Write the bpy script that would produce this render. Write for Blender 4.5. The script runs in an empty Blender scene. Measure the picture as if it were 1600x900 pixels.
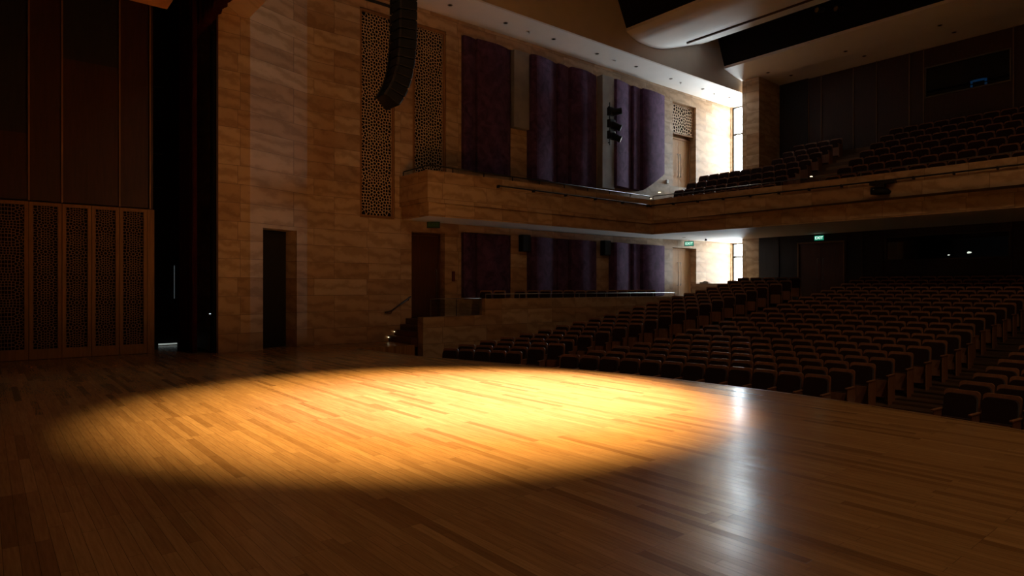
import bpy, bmesh, math, random
from mathutils import Vector, Matrix
random.seed(7)
sc = bpy.context.scene
COL = sc.collection
PI = math.pi

# ------------------------------------------------------------------ camera, light, exposure
YAW = math.radians(50.6)
cam = bpy.data.objects.new('camera', bpy.data.cameras.new('camera'))
COL.objects.link(cam); sc.camera = cam
cam.location = (0, 0, 1.72); cam.rotation_euler = (PI/2, 0, YAW)
cam.data.sensor_width = 36; cam.data.lens = 36*1003/1600; cam.data.clip_end = 200

sc.view_settings.view_transform = 'Standard'; sc.view_settings.look = 'None'
sc.view_settings.gamma = 1; sc.view_settings.use_curve_mapping = False
sc.view_settings.exposure = 0.88

SPOT_W = 16000; SPOT_COL = (1.0, .69, .27)
SKY = 25.0; SKY_COL = (.80, .93, 1.0)
FILL_W = 72

w = bpy.data.worlds.new('daylight'); sc.world = w; w.use_nodes = True
bg = w.node_tree.nodes['Background']; bg.inputs[0].default_value = (*SKY_COL, 1); bg.inputs[1].default_value = SKY

def look(o, target):
    o.rotation_euler = (Vector(target)-o.location).to_track_quat('-Z', 'Y').to_euler()
def spot(name, loc, target, power, col, deg, blend, rad):
    l = bpy.data.lights.new(name, 'SPOT'); l.energy = power; l.color = col
    l.spot_size = math.radians(deg); l.spot_blend = blend; l.shadow_soft_size = rad
    o = bpy.data.objects.new(name, l); COL.objects.link(o); o.location = loc; look(o, target); return o
spot('stage_spotlight', (-4.6, 10.6, 12.6), (-8.0, 5.85, 0), SPOT_W*1.25, SPOT_COL, 35.6, .6, .12)
spot('stage_spotlight', (-5.6, 11.2, 12.6), (-8.1, 6.5, 0), SPOT_W*1.45, (1, .84, .90), 29, 1.0, .15)
# added unseen dim warm fill over the stage front, lifting floor and seats
for wx, wy in ((-1.0, 9.5), (3.5, 8.0)):
    l = bpy.data.lights.new('added_fill_light', 'AREA'); l.shape = 'DISK'; l.size = 1.2; l.energy = FILL_W; l.color = (1, .66, .36)
    o = bpy.data.objects.new('added_fill_light', l); COL.objects.link(o); o.location = (wx, wy, 12.8)
# portals that steer daylight sampling to the two window openings
for (zc, hh) in ((8.9, 4.5), (2.65, 2.75)):
    l = bpy.data.lights.new('daylight_portal', 'AREA'); l.shape = 'RECTANGLE'; l.size = 1.8; l.size_y = hh
    l.cycles.is_portal = True
    o = bpy.data.objects.new('daylight_portal', l); COL.objects.link(o); o.location = (-17.68, 30.3, zc)
    o.rotation_euler = (-PI/2, 0, 0)
cy = sc.cycles
cy.max_bounces = 8; cy.diffuse_bounces = 5; cy.glossy_bounces = 4; cy.transparent_max_bounces = 8
cy.sample_clamp_indirect = 6; cy.caustics_reflective = False; cy.caustics_refractive = False
cy.use_denoising = True

# ------------------------------------------------------------------ materials
def new_mat(name):
    m = bpy.data.materials.new(name); m.use_nodes = True
    nt = m.node_tree; return m, nt, nt.nodes['Principled BSDF']
def N(nt, t, **kw):
    n = nt.nodes.new(t)
    for k, v in kw.items(): setattr(n, k, v)
    return n
def plain(name, col, rough=.6, metal=0., noise=.12, nscale=6., sheen=0., spec=.5, bump=0.):
    m, nt, b = new_mat(name)
    tc = N(nt, 'ShaderNodeTexCoord'); nz = N(nt, 'ShaderNodeTexNoise'); nz.inputs['Scale'].default_value = nscale
    nz.inputs['Detail'].default_value = 5
    nt.links.new(tc.outputs['Object'], nz.inputs['Vector'])
    r = N(nt, 'ShaderNodeValToRGB')
    r.color_ramp.elements[0].position = .3; r.color_ramp.elements[1].position = .7
    r.color_ramp.elements[0].color = (*[c*(1-noise) for c in col], 1)
    r.color_ramp.elements[1].color = (*[min(1, c*(1+noise)) for c in col], 1)
    nt.links.new(nz.outputs['Fac'], r.inputs[0]); nt.links.new(r.outputs[0], b.inputs['Base Color'])
    b.inputs['Roughness'].default_value = rough; b.inputs['Metallic'].default_value = metal
    b.inputs['Specular IOR Level'].default_value = spec
    b.inputs['Sheen Weight'].default_value = sheen
    if bump:
        bp = N(nt, 'ShaderNodeBump'); bp.inputs['Strength'].default_value = bump; bp.inputs['Distance'].default_value = .01
        nt.links.new(nz.outputs['Fac'], bp.inputs['Height']); nt.links.new(bp.outputs[0], b.inputs['Normal'])
    return m
def emit(name, col, s):
    m, nt, b = new_mat(name)
    b.inputs['Base Color'].default_value = (*[c*.4 for c in col], 1)
    b.inputs['Emission Color'].default_value = (*col, 1); b.inputs['Emission Strength'].default_value = s
    return m

def stone_mat():
    m, nt, b = new_mat('sandstone_blocks'); L = nt.links.new
    tc = N(nt, 'ShaderNodeTexCoord'); sp = N(nt, 'ShaderNodeSeparateXYZ'); L(tc.outputs['Object'], sp.inputs[0])
    add = N(nt, 'ShaderNodeMath', operation='ADD'); L(sp.outputs[0], add.inputs[0]); L(sp.outputs[1], add.inputs[1])
    cb = N(nt, 'ShaderNodeCombineXYZ'); L(add.outputs[0], cb.inputs[0]); L(sp.outputs[2], cb.inputs[1])
    bt = N(nt, 'ShaderNodeTexBrick'); L(cb.outputs[0], bt.inputs['Vector'])
    bt.inputs['Scale'].default_value = 1; bt.inputs['Brick Width'].default_value = 1.15; bt.inputs['Row Height'].default_value = .5
    bt.inputs['Mortar Size'].default_value = .006; bt.inputs['Mortar Smooth'].default_value = .2
    bt.inputs['Color1'].default_value = (0, 0, 0, 1); bt.inputs['Color2'].default_value = (1, 1, 1, 1); bt.inputs['Mortar'].default_value = (.5, .5, .5, 1)
    bt.offset = .37; bt.offset_frequency = 3; bt.squash = 1.5; bt.squash_frequency = 3
    # every block has its own stretch of veining
    mul = N(nt, 'ShaderNodeVectorMath', operation='SCALE'); L(bt.outputs['Color'], mul.inputs[0]); mul.inputs['Scale'].default_value = 41
    av = N(nt, 'ShaderNodeVectorMath', operation='ADD'); L(cb.outputs[0], av.inputs[0]); L(mul.outputs[0], av.inputs[1])
    mp = N(nt, 'ShaderNodeMapping'); mp.inputs['Scale'].default_value = (.5, .62, 1); L(av.outputs[0], mp.inputs[0])
    mp.inputs['Rotation'].default_value = (0, 0, .15)
    wv = N(nt, 'ShaderNodeTexWave', bands_direction='Y'); L(mp.outputs[0], wv.inputs['Vector'])
    wv.inputs['Scale'].default_value = 1.25; wv.inputs['Distortion'].default_value = 8; wv.inputs['Detail'].default_value = 6
    wv.inputs['Detail Scale'].default_value = 2.2; wv.inputs['Detail Roughness'].default_value = .6
    nz = N(nt, 'ShaderNodeTexNoise'); L(mp.outputs[0], nz.inputs['Vector']); nz.inputs['Scale'].default_value = 3; nz.inputs['Detail'].default_value = 6
    r = N(nt, 'ShaderNodeValToRGB'); L(wv.outputs['Fac'], r.inputs[0])
    r.color_ramp.elements[0].color = (.50, .345, .20, 1); r.color_ramp.elements[0].position = 0
    r.color_ramp.elements[1].color = (.62, .45, .28, 1); r.color_ramp.elements[1].position = .42
    e = r.color_ramp.elements.new(.9); e.color = (.68, .50, .32, 1)
    hs = N(nt, 'ShaderNodeMix', data_type='RGBA', blend_type='MULTIPLY'); hs.inputs['Factor'].default_value = .8
    r2 = N(nt, 'ShaderNodeValToRGB'); L(bt.outputs['Color'], r2.inputs[0])
    r2.color_ramp.elements[0].color = (.66, .52, .38, 1); r2.color_ramp.elements[1].color = (1, 1, 1, 1)
    L(r.outputs[0], hs.inputs['A']); L(r2.outputs[0], hs.inputs['B'])
    hs2 = N(nt, 'ShaderNodeMix', data_type='RGBA', blend_type='MULTIPLY'); hs2.inputs['Factor'].default_value = .25
    L(hs.outputs['Result'], hs2.inputs['A']); L(nz.outputs['Fac'], hs2.inputs['B'])
    mm = N(nt, 'ShaderNodeMix', data_type='RGBA'); L(bt.outputs['Fac'], mm.inputs['Factor'])
    L(hs2.outputs['Result'], mm.inputs['A']); mm.inputs['B'].default_value = (.20, .13, .075, 1)
    L(mm.outputs['Result'], b.inputs['Base Color']); b.inputs['Roughness'].default_value = .55
    bp = N(nt, 'ShaderNodeBump', invert=True); bp.inputs['Strength'].default_value = .5; bp.inputs['Distance'].default_value = .006
    L(bt.outputs['Fac'], bp.inputs['Height']); L(bp.outputs[0], b.inputs['Normal'])
    return m

def plank_mat(name='oak_stage_boards', c0=(.31, .15, .052), c1=(.50, .27, .105), rough=.215, width=1.35, row=.088):
    m, nt, b = new_mat(name); L = nt.links.new
    tc = N(nt, 'ShaderNodeTexCoord')
    bt = N(nt, 'ShaderNodeTexBrick'); L(tc.outputs['Object'], bt.inputs['Vector'])
    bt.inputs['Scale'].default_value = 1; bt.inputs['Brick Width'].default_value = width; bt.inputs['Row Height'].default_value = row
    bt.inputs['Mortar Size'].default_value = .0011; bt.inputs['Mortar Smooth'].default_value = .3
    bt.inputs['Color1'].default_value = (0, 0, 0, 1); bt.inputs['Color2'].default_value = (1, 1, 1, 1); bt.inputs['Mortar'].default_value = (.3, .3, .3, 1)
    bt.offset = .43; bt.offset_frequency = 5; bt.squash = .7; bt.squash_frequency = 4
    mul = N(nt, 'ShaderNodeVectorMath', operation='SCALE'); L(bt.outputs['Color'], mul.inputs[0]); mul.inputs['Scale'].default_value = 23
    av = N(nt, 'ShaderNodeVectorMath', operation='ADD'); L(tc.outputs['Object'], av.inputs[0]); L(mul.outputs[0], av.inputs[1])
    mp = N(nt, 'ShaderNodeMapping'); mp.inputs['Scale'].default_value = (1.6, 26, 1); L(av.outputs[0], mp.inputs[0])
    nz = N(nt, 'ShaderNodeTexNoise'); L(mp.outputs[0], nz.inputs['Vector']); nz.inputs['Scale'].default_value = 2; nz.inputs['Detail'].default_value = 5
    r = N(nt, 'ShaderNodeValToRGB'); L(bt.outputs['Color'], r.inputs[0])
    r.color_ramp.elements[0].color = (*[.9*c for c in c0], 1); r.color_ramp.elements[1].color = (*c1, 1)
    e = r.color_ramp.elements.new(.22); e.color = (*[.5*(x+y)*.98 for x, y in zip(c0, c1)], 1)
    e = r.color_ramp.elements.new(.8); e.color = (*[.3*x+.7*y for x, y in zip(c0, c1)], 1)
    rg = N(nt, 'ShaderNodeValToRGB'); L(nz.outputs['Fac'], rg.inputs[0])
    rg.color_ramp.elements[0].position = .3; rg.color_ramp.elements[1].position = .62
    rg.color_ramp.elements[0].color = (.72, .68, .62, 1); rg.color_ramp.elements[1].color = (1, 1, 1, 1)
    hs = N(nt, 'ShaderNodeMix', data_type='RGBA', blend_type='MULTIPLY'); hs.inputs['Factor'].default_value = .8
    L(r.outputs[0], hs.inputs['A']); L(rg.outputs[0], hs.inputs['B'])
    mm = N(nt, 'ShaderNodeMix', data_type='RGBA'); L(bt.outputs['Fac'], mm.inputs['Factor'])
    L(hs.outputs['Result'], mm.inputs['A']); mm.inputs['B'].default_value = (*[.25*c for c in c0], 1)
    L(mm.outputs['Result'], b.inputs['Base Color'])
    n2 = N(nt, 'ShaderNodeTexNoise'); L(tc.outputs['Object'], n2.inputs['Vector']); n2.inputs['Scale'].default_value = .9; n2.inputs['Detail'].default_value = 4
    mr = N(nt, 'ShaderNodeMapRange'); L(n2.outputs['Fac'], mr.inputs['Value'])
    mr.inputs['To Min'].default_value = rough-.06; mr.inputs['To Max'].default_value = rough+.08
    L(mr.outputs[0], b.inputs['Roughness'])
    bp = N(nt, 'ShaderNodeBump'); bp.inputs['Strength'].default_value = .22; bp.inputs['Distance'].default_value = .002
    L(nz.outputs['Fac'], bp.inputs['Height'])
    # each board lies a hair off level
    b.inputs['Specular IOR Level'].default_value = .30
    rv = N(nt, 'ShaderNodeVectorMath', operation='SUBTRACT'); L(bt.outputs['Color'], rv.inputs[0]); rv.inputs[1].default_value = (.5, .5, .5)
    cbx = N(nt, 'ShaderNodeSeparateXYZ'); L(rv.outputs[0], cbx.inputs[0])
    my = N(nt, 'ShaderNodeMath', operation='MULTIPLY'); L(cbx.outputs[0], my.inputs[0]); my.inputs[1].default_value = .03
    cv = N(nt, 'ShaderNodeCombineXYZ'); L(my.outputs[0], cv.inputs[1])
    an = N(nt, 'ShaderNodeVectorMath', operation='ADD'); L(bp.outputs[0], an.inputs[0]); L(cv.outputs[0], an.inputs[1])
    nn = N(nt, 'ShaderNodeVectorMath', operation='NORMALIZE'); L(an.outputs[0], nn.inputs[0]); L(nn.outputs[0], b.inputs['Normal'])
    return m

def wood_mat(name, c0, c1, rough=.45, vertical=True, scale=1.):
    m, nt, b = new_mat(name); L = nt.links.new
    tc = N(nt, 'ShaderNodeTexCoord'); mp = N(nt, 'ShaderNodeMapping'); L(tc.outputs['Object'], mp.inputs[0])
    mp.inputs['Scale'].default_value = (9*scale, 9*scale, .7*scale) if vertical else (.7*scale, .7*scale, 9*scale)
    nz = N(nt, 'ShaderNodeTexNoise'); L(mp.outputs[0], nz.inputs['Vector']); nz.inputs['Scale'].default_value = 2.2; nz.inputs['Detail'].default_value = 6
    nz.inputs['Distortion'].default_value = .6
    r = N(nt, 'ShaderNodeValToRGB'); L(nz.outputs['Fac'], r.inputs[0]); r.color_ramp.elements[0].position = .3; r.color_ramp.elements[1].position = .7
    r.color_ramp.elements[0].color = (*c0, 1); r.color_ramp.elements[1].color = (*c1, 1)
    L(r.outputs[0], b.inputs['Base Color']); b.inputs['Roughness'].default_value = rough
    return m

def velvet_mat(name, c0, c1):
    m, nt, b = new_mat(name); L = nt.links.new
    tc = N(nt, 'ShaderNodeTexCoord'); nz = N(nt, 'ShaderNodeTexNoise'); L(tc.outputs['Object'], nz.inputs['Vector'])
    nz.inputs['Scale'].default_value = 2.6; nz.inputs['Detail'].default_value = 7; nz.inputs['Roughness'].default_value = .65; nz.inputs['Distortion'].default_value = .8
    r = N(nt, 'ShaderNodeValToRGB'); L(nz.outputs['Fac'], r.inputs[0]); r.color_ramp.elements[0].position = .35; r.color_ramp.elements[1].position = .68
    r.color_ramp.elements[0].color = (*c0, 1); r.color_ramp.elements[1].color = (*c1, 1)
    L(r.outputs[0], b.inputs['Base Color']); b.inputs['Roughness'].default_value = .9
    b.inputs['Sheen Weight'].default_value = .35; b.inputs['Sheen Roughness'].default_value = .4
    b.inputs['Sheen Tint'].default_value = (.8, .55, .8, 1)
    b.inputs['Specular IOR Level'].default_value = .1
    return m

def glass_mat(name='window_glass', tint=(1, 1, 1), gloss=.08):
    m = bpy.data.materials.new(name); m.use_nodes = True; nt = m.node_tree; nt.nodes.clear()
    o = N(nt, 'ShaderNodeOutputMaterial'); mx = N(nt, 'ShaderNodeMixShader'); t = N(nt, 'ShaderNodeBsdfTransparent'); g = N(nt, 'ShaderNodeBsdfGlossy')
    t.inputs[0].default_value = (*tint, 1); g.inputs['Roughness'].default_value = .03; mx.inputs[0].default_value = gloss
    nt.links.new(t.outputs[0], mx.inputs[1]); nt.links.new(g.outputs[0], mx.inputs[2]); nt.links.new(mx.outputs[0], o.inputs[0])
    return m

STONE = stone_mat()
OAK = plank_mat()
TIER = wood_mat('tier_floor_wood', (.10, .05, .025), (.16, .085, .04), .5, vertical=False)
PLASTER = plain('painted_plaster', (.70, .60, .51), .75, noise=.03, nscale=2)
SOFFIT = plain('white_ceiling_paint', (.86, .80, .74), .7, noise=.02, nscale=2)
BLACK = plain('black_void_cloth', (.012, .012, .014), .95, spec=.1)
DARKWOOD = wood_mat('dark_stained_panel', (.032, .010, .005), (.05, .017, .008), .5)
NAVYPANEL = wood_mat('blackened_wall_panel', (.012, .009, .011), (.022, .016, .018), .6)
TRIMWOOD = wood_mat('oak_trim', (.20, .10, .045), (.30, .16, .07), .45)
LATTICE = wood_mat('carved_wood_screen', (.60, .43, .29), (.72, .53, .36), .5)
LATDARK = wood_mat('brown_carved_screen', (.22, .12, .06), (.30, .16, .085), .5)
FRAMEWOOD = wood_mat('screen_frame_oak', (.24, .115, .04), (.34, .17, .06), .5)
LATBACK = plain('screen_backing', (.012, .006, .005), .95, spec=.1)
VELVET = velvet_mat('purple_velvet', (.045, .018, .045), (.13, .06, .13))
CURTAIN = velvet_mat('dark_red_curtain', (.035, .006, .005), (.06, .010, .008))
DOORWOOD = wood_mat('door_veneer', (.07, .026, .013), (.11, .042, .02), .4)
DOORLIGHT = wood_mat('oak_door_veneer', (.42, .24, .11), (.55, .33, .16), .4)
STEEL = plain('brushed_steel', (.45, .44, .42), .35, metal=1, noise=.05)
DARKMETAL = plain('dark_metal', (.03, .028, .026), .45, metal=.6)
GREYPANEL = plain('grey_metal_panel', (.34, .32, .30), .45, metal=.25, noise=.2, nscale=1.5)
SPEAKER = plain('black_speaker_paint', (.007, .0068, .0065), .6, nscale=60, spec=.25)
GRILLE = plain('speaker_grille', (.008, .008, .008), .7, nscale=120, noise=.4)
SEATWOOD = wood_mat('seat_veneer', (.22, .095, .048), (.30, .135, .07), .45)
SEATFAB = plain('dark_seat_fabric', (.030, .012, .012), .95, nscale=40, sheen=.15, spec=.1)
GLASS = glass_mat()
BOOTHGLASS = glass_mat('booth_glass', (.5, .55, .5), .06)
EXITG = emit('exit_sign_green', (.02, .55, .32), .2)
EXITW = emit('exit_sign_letters', (.75, 1, .88), .9)
WARMDOT = emit('step_light_glow', (1, .82, .5), 2.2)
BLUESCR = emit('blue_monitor_glow', (.02, .16, .5), .06)
BEIGE = plain('beige_board', (.20, .16, .11), .8)
WHITE = plain('white_paint', (.7, .7, .68), .5)
RED = plain('red_plastic', (.12, .02, .015), .5)

# ------------------------------------------------------------------ mesh helpers
class MB:
    def __init__(s): s.v = []; s.f = []; s.m = []; s.mi = 0
    def quad(s, *p):
        i = len(s.v); s.v += [tuple(q) for q in p]; s.f.append(tuple(range(i, i+len(p)))); s.m.append(s.mi)
    def box(s, x0, x1, y0, y1, z0, z1, mtx=None):
        p = [(x, y, z) for x in (x0, x1) for y in (y0, y1) for z in (z0, z1)]
        if mtx is not None: p = [tuple(mtx @ Vector(q)) for q in p]
        i = len(s.v); s.v += p
        for f in ((0, 1, 3, 2), (4, 6, 7, 5), (0, 4, 5, 1), (2, 3, 7, 6), (0, 2, 6, 4), (1, 5, 7, 3)):
            s.f.append(tuple(i+k for k in f)); s.m.append(s.mi)
    def prism(s, prof, a0, a1, axis='x', caps=True):
        """profile of (p,q) pairs swept from a0 to a1 along an axis"""
        def P(a, p, q): return {'x': (a, p, q), 'y': (p, a, q), 'z': (p, q, a)}[axis]
        n = len(prof); i = len(s.v)
        s.v += [P(a0, *c) for c in prof]+[P(a1, *c) for c in prof]
        for k in range(n): s.f.append((i+k, i+(k+1) % n, i+n+(k+1) % n, i+n+k)); s.m.append(s.mi)
        if caps:
            s.f.append(tuple(i+k for k in reversed(range(n)))); s.f.append(tuple(i+n+k for k in range(n))); s.m += [s.mi]*2
    def tube(s, pts, r, n=8, caps=True):
        pts = [Vector(p) for p in pts]; rings = []
        for k, p in enumerate(pts):
            d = (pts[min(k+1, len(pts)-1)]-pts[max(k-1, 0)]).normalized()
            a = d.cross(Vector((0, 0, 1)))
            if a.length < .01: a = d.cross(Vector((1, 0, 0)))
            a.normalize(); b = d.cross(a); rings.append(len(s.v))
            rr = r[k] if isinstance(r, (list, tuple)) else r
            s.v += [tuple(p+rr*(math.cos(t)*a+math.sin(t)*b)) for t in [2*PI*j/n for j in range(n)]]
        for q in range(len(rings)-1):
            for j in range(n):
                s.f.append((rings[q]+j, rings[q]+(j+1) % n, rings[q+1]+(j+1) % n, rings[q+1]+j)); s.m.append(s.mi)
        if caps:
            s.f.append(tuple(rings[0]+j for j in range(n))); s.f.append(tuple(rings[-1]+j for j in reversed(range(n)))); s.m += [s.mi]*2
    def mesh(s, name, mats, smooth=False, bevel=0, seg=2, fix=True):
        me = bpy.data.meshes.new(name); me.from_pydata(s.v, [], s.f)
        if not isinstance(mats, (list, tuple)): mats = [mats]
        for m in mats: me.materials.append(m)
        me.polygons.foreach_set('material_index', s.m)
        if fix or bevel:
            bm = bmesh.new(); bm.from_mesh(me)
            if fix: bmesh.ops.recalc_face_normals(bm, faces=bm.faces)
            if bevel: bmesh.ops.bevel(bm, geom=list(bm.edges), offset=bevel, segments=seg, profile=.5, affect='EDGES')
            bm.to_mesh(me); bm.free()
        if smooth:
            me.polygons.foreach_set('use_smooth', [True]*len(me.polygons))
        me.update(); return me
    def obj(s, name, mats, parent=None, **kw):
        o = bpy.data.objects.new(name, s.mesh(name, mats, **kw)); COL.objects.link(o); o.parent = parent; return o

def tag(o, label, cat, group=None, kind=None):
    o['label'] = label; o['category'] = cat
    if group: o['group'] = group
    if kind: o['kind'] = kind
    return o
def st(o): o['kind'] = 'structure'; return o
def empty(name, loc=(0, 0, 0), rz=0):
    o = bpy.data.objects.new(name, None); COL.objects.link(o); o.location = loc; o.rotation_euler = (0, 0, rz); o.empty_display_size = .2; return o
def mobj(name, me, parent=None):
    o = bpy.data.objects.new(name, me); COL.objects.link(o); o.parent = parent; return o
def copy_tree(o, parent=None):
    c = o.copy(); COL.objects.link(c); c.parent = parent
    for ch in list(o.children): copy_tree(ch, c)
    return c

def wall(name, fixed, axis, sgn, a0, a1, z0, z1, holes, mat):
    """A wall sheet at x=fixed (axis 'y') or y=fixed (axis 'x') with recesses.
    holes: (a0, a1, z0, z1, depth, has_back); recess runs to fixed+sgn*depth."""
    A = sorted({a0, a1, *[h[0] for h in holes], *[h[1] for h in holes]}); Z = sorted({z0, z1, *[h[2] for h in holes], *[h[3] for h in holes]})
    mb = MB()
    P = (lambda a, z, d=0: (fixed+sgn*d, a, z)) if axis == 'y' else (lambda a, z, d=0: (a, fixed+sgn*d, z))
    for i in range(len(A)-1):
        for j in range(len(Z)-1):
            ac, zc = (A[i]+A[i+1])/2, (Z[j]+Z[j+1])/2
            if ac < a0 or ac > a1 or zc < z0 or zc > z1: continue
            if any(h[0] < ac < h[1] and h[2] < zc < h[3] for h in holes): continue
            mb.quad(P(A[i], Z[j]), P(A[i+1], Z[j]), P(A[i+1], Z[j+1]), P(A[i], Z[j+1]))
    for h in holes:
        u0, u1, v0, v1, d, back = h
        mb.quad(P(u0, v0), P(u0, v1), P(u0, v1, d), P(u0, v0, d)); mb.quad(P(u1, v0), P(u1, v1), P(u1, v1, d), P(u1, v0, d))
        mb.quad(P(u0, v0), P(u1, v0), P(u1, v0, d), P(u0, v0, d)); mb.quad(P(u0, v1), P(u1, v1), P(u1, v1, d), P(u0, v1, d))
        if back: mb.quad(P(u0, v0, d), P(u1, v0, d), P(u1, v1, d), P(u0, v1, d))
    return st(mb.obj(name, mat, fix=False))

# ------------------------------------------------------------------ main dimensions (metres, stage top at z = 0)
WX = -18.6          # left side wall
EX = 8.4            # right side wall (out of view)
BX = -16.86         # face of balcony, bulkhead and low parapet
SOF = 11.12

# stage
edge = [(-16.86, 8.17), (-15.6, 8.24), (-14.36, 8.40), (-13.2, 8.66), (-11.6, 9.10), (-10.05, 9.52), (-8.4, 9.92), (-7.0, 10.07), (-5.6, 10.14),
        (-4.6, 10.10), (-3.57, 9.96), (-2.76, 9.83), (-2.0, 9.66), (-.6, 9.2), (1.0, 8.78), (2.6, 8.45), (4.5, 8.25), (6.66, 8.17)]
def smooth_pts(p, n=4):
    out = []
    for i in range(len(p)-1):
        a, b, c, d = p[max(i-1, 0)], p[i], p[i+1], p[min(i+2, len(p)-1)]
        for k in range(n):
            t = k/n
            out.append(tuple(.5*((2*b[j])+(-a[j]+c[j])*t+(2*a[j]-5*b[j]+4*c[j]-d[j])*t*t+(-a[j]+3*b[j]-3*c[j]+d[j])*t**3) for j in (0, 1)))
    return out+[p[-1]]
E = smooth_pts(edge)
mb = MB()
poly = [(-18.6, -7), (-18.6, 10.05), (BX, 10.05)]+E+[(EX, 8.17), (EX, -7)]
n = len(poly)
mb.quad(*[(x, y, 0) for x, y in reversed(poly)])
for i in range(n):
    a, b = poly[i], poly[(i+1) % n]; mb.quad((*a, 0), (*b, 0), (*b, -.95), (*a, -.95))
mb.box(-23.5, -18.6, -7, 7, -.2, -.001)
fl = st(mb.obj('floor_stage', OAK, fix=True))

# stage edge nosing strip
mb = MB()
for i in range(len(E)-1):
    (x0, y0), (x1, y1) = E[i], E[i+1]
    mb.quad((x0, y0+.02, .004), (x1, y1+.02, .004), (x1, y1-.06, .004), (x0, y0-.06, .004))
    mb.quad((x0, y0+.02, .004), (x1, y1+.02, .004), (x1, y1+.02, -.06), (x0, y0+.02, -.06))
st(mb.obj('trim_stage_edge', wood_mat('edge_nosing', (.24, .12, .05), (.34, .18, .08), .35, vertical=False), fix=False))

# ------------------------------------------------------------------ left side wall with its recesses
H = [(9.10, 10.33, 3.95, 10.56, .22, True), (11.0, 12.33, 5.0, 10.58, .22, True),
     (12.97, 15.22, 5.87, 10.64, .25, True), (15.22, 16.01, 7.71, 10.64, .12, True),
     (16.01, 19.87, 5.87, 10.66, .25, True), (20.63, 22.62, 6.05, 10.68, .25, True), (22.62, 24.36, 7.18, 10.68, .25, True), 
     (12.97, 15.22, 1.36, 3.69, .25, True), (16.01, 19.87, 1.36, 3.69, .25, True), (20.63, 24.36, 1.36, 3.69, .25, True),
     (10.96, 12.28, .72, 3.6, .4, True), (25.09, 26.98, 1.3, 3.65, .46, True), (25.09, 26.95, 6.55, 10.56, .46, True)]
wall('wall_left', WX, 'y', -1, 7.4, 30.0, -1.2, 14.3, H, STONE)

# slanted splay wall beside the proscenium, with the tall stage door opening
A0, A1 = Vector((-17.95, 5.56, 0)), Vector((-18.6, 7.4, 0)); dv = A1-A0; nv = Vector((-dv.y, dv.x, 0)).normalized()
if nv.x > 0: nv = -nv
mb = MB()
def SP(s, z, d=0): q = A0+dv*s+nv*d; return (q.x, q.y, z)
s0, s1, dz = .21, .808, 3.39
mb.quad(SP(0, 0), SP(s0, 0), SP(s0, dz), SP(0, dz)); mb.quad(SP(s1, 0), SP(1, 0), SP(1, dz), SP(s1, dz)); mb.quad(SP(0, dz), SP(s0, dz), SP(s0, 14.3), SP(0, 14.3))
mb.quad(SP(s0, dz), SP(s1, dz), SP(s1, 14.3), SP(s0, 14.3)); mb.quad(SP(s1, dz), SP(1, dz), SP(1, 14.3), SP(s1, 14.3))
for s in (s0, s1): mb.quad(SP(s, 0), SP(s, dz), SP(s, dz, .62), SP(s, 0, .62))
mb.quad(SP(s0, dz), SP(s1, dz), SP(s1, dz, .62), SP(s0, dz, .62))
st(mb.obj('wall_proscenium_splay', STONE, fix=False))
# proscenium pier and lintel
mb = MB(); mb.box(-20.5, -17.95, 4.75, 5.56, 0, 14.3); st(mb.obj('wall_proscenium_pier', STONE))
mb = MB(); mb.box(-17.95, EX, 4.75, 5.56, 9.06, 12.2); st(mb.obj('wall_proscenium_lintel', STONE))
mb = MB(); mb.box(6.4, EX, 4.75, 5.56, 0, 9.06); st(mb.obj('wall_proscenium_right', STONE))
mb = MB(); mb.box(-18.06, -17.955, 4.70, 4.748, 0, 9.1); st(mb.obj('trim_proscenium_edge', wood_mat('dark_red_edge', (.05, .012, .006), (.07, .02, .01), .5)))

# stage door leaf
t = empty('stage_door', SP((s0+s1)/2, 0, .5)); t.rotation_euler = (0, 0, math.atan2(dv.y, dv.x))
wd = dv.length*(s1-s0)/2-.005
mb = MB(); mb.box(-wd, wd, -.03, .03, 0, dz-.01); mb.obj('door_leaf', plain('charcoal_door_paint', (.012, .010, .008), .6), t, bevel=.006)
mb = MB(); mb.tube([(wd-.12, -.035, 1.0), (wd-.12, -.09, 1.0), (wd-.12, -.09, 1.25), (wd-.12, -.035, 1.25)], .012); mb.obj('door_handle', DARKMETAL, t, smooth=True)
tag(t, 'tall narrow black stage door in the stone splay beside the curtain', 'door')

# ------------------------------------------------------------------ carved geometric screens
def voronoi(w, h, pts):
    """clipped Voronoi polygons of pts in the w by h rectangle centred on x"""
    cell = .22; grid = {}
    for i, p in enumerate(pts): grid.setdefault((int(p[0]//cell), int(p[1]//cell)), []).append(i)
    out = []
    for i, p in enumerate(pts):
        poly = [(-w/2, 0), (w/2, 0), (w/2, h), (-w/2, h)]
        gx, gy = int(p[0]//cell), int(p[1]//cell)
        nb = [j for a in (-2, -1, 0, 1, 2) for b in (-2, -1, 0, 1, 2) for j in grid.get((gx+a, gy+b), []) if j != i]
        nb.sort(key=lambda j: (pts[j][0]-p[0])**2+(pts[j][1]-p[1])**2)
        for j in nb[:26]:
            q = pts[j]; mx, my = (p[0]+q[0])/2, (p[1]+q[1])/2; dx, dy = q[0]-p[0], q[1]-p[1]
            new = []
            for k in range(len(poly)):
                a, b = poly[k], poly[(k+1) % len(poly)]
                sa = (a[0]-mx)*dx+(a[1]-my)*dy; sb = (b[0]-mx)*dx+(b[1]-my)*dy
                if sa <= 0: new.append(a)
                if sa*sb < 0:
                    u = sa/(sa-sb); new.append((a[0]+u*(b[0]-a[0]), a[1]+u*(b[1]-a[1])))
            poly = new
            if len(poly) < 3: break
        if len(poly) >= 3: out.append((p, poly))
    return out
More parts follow.
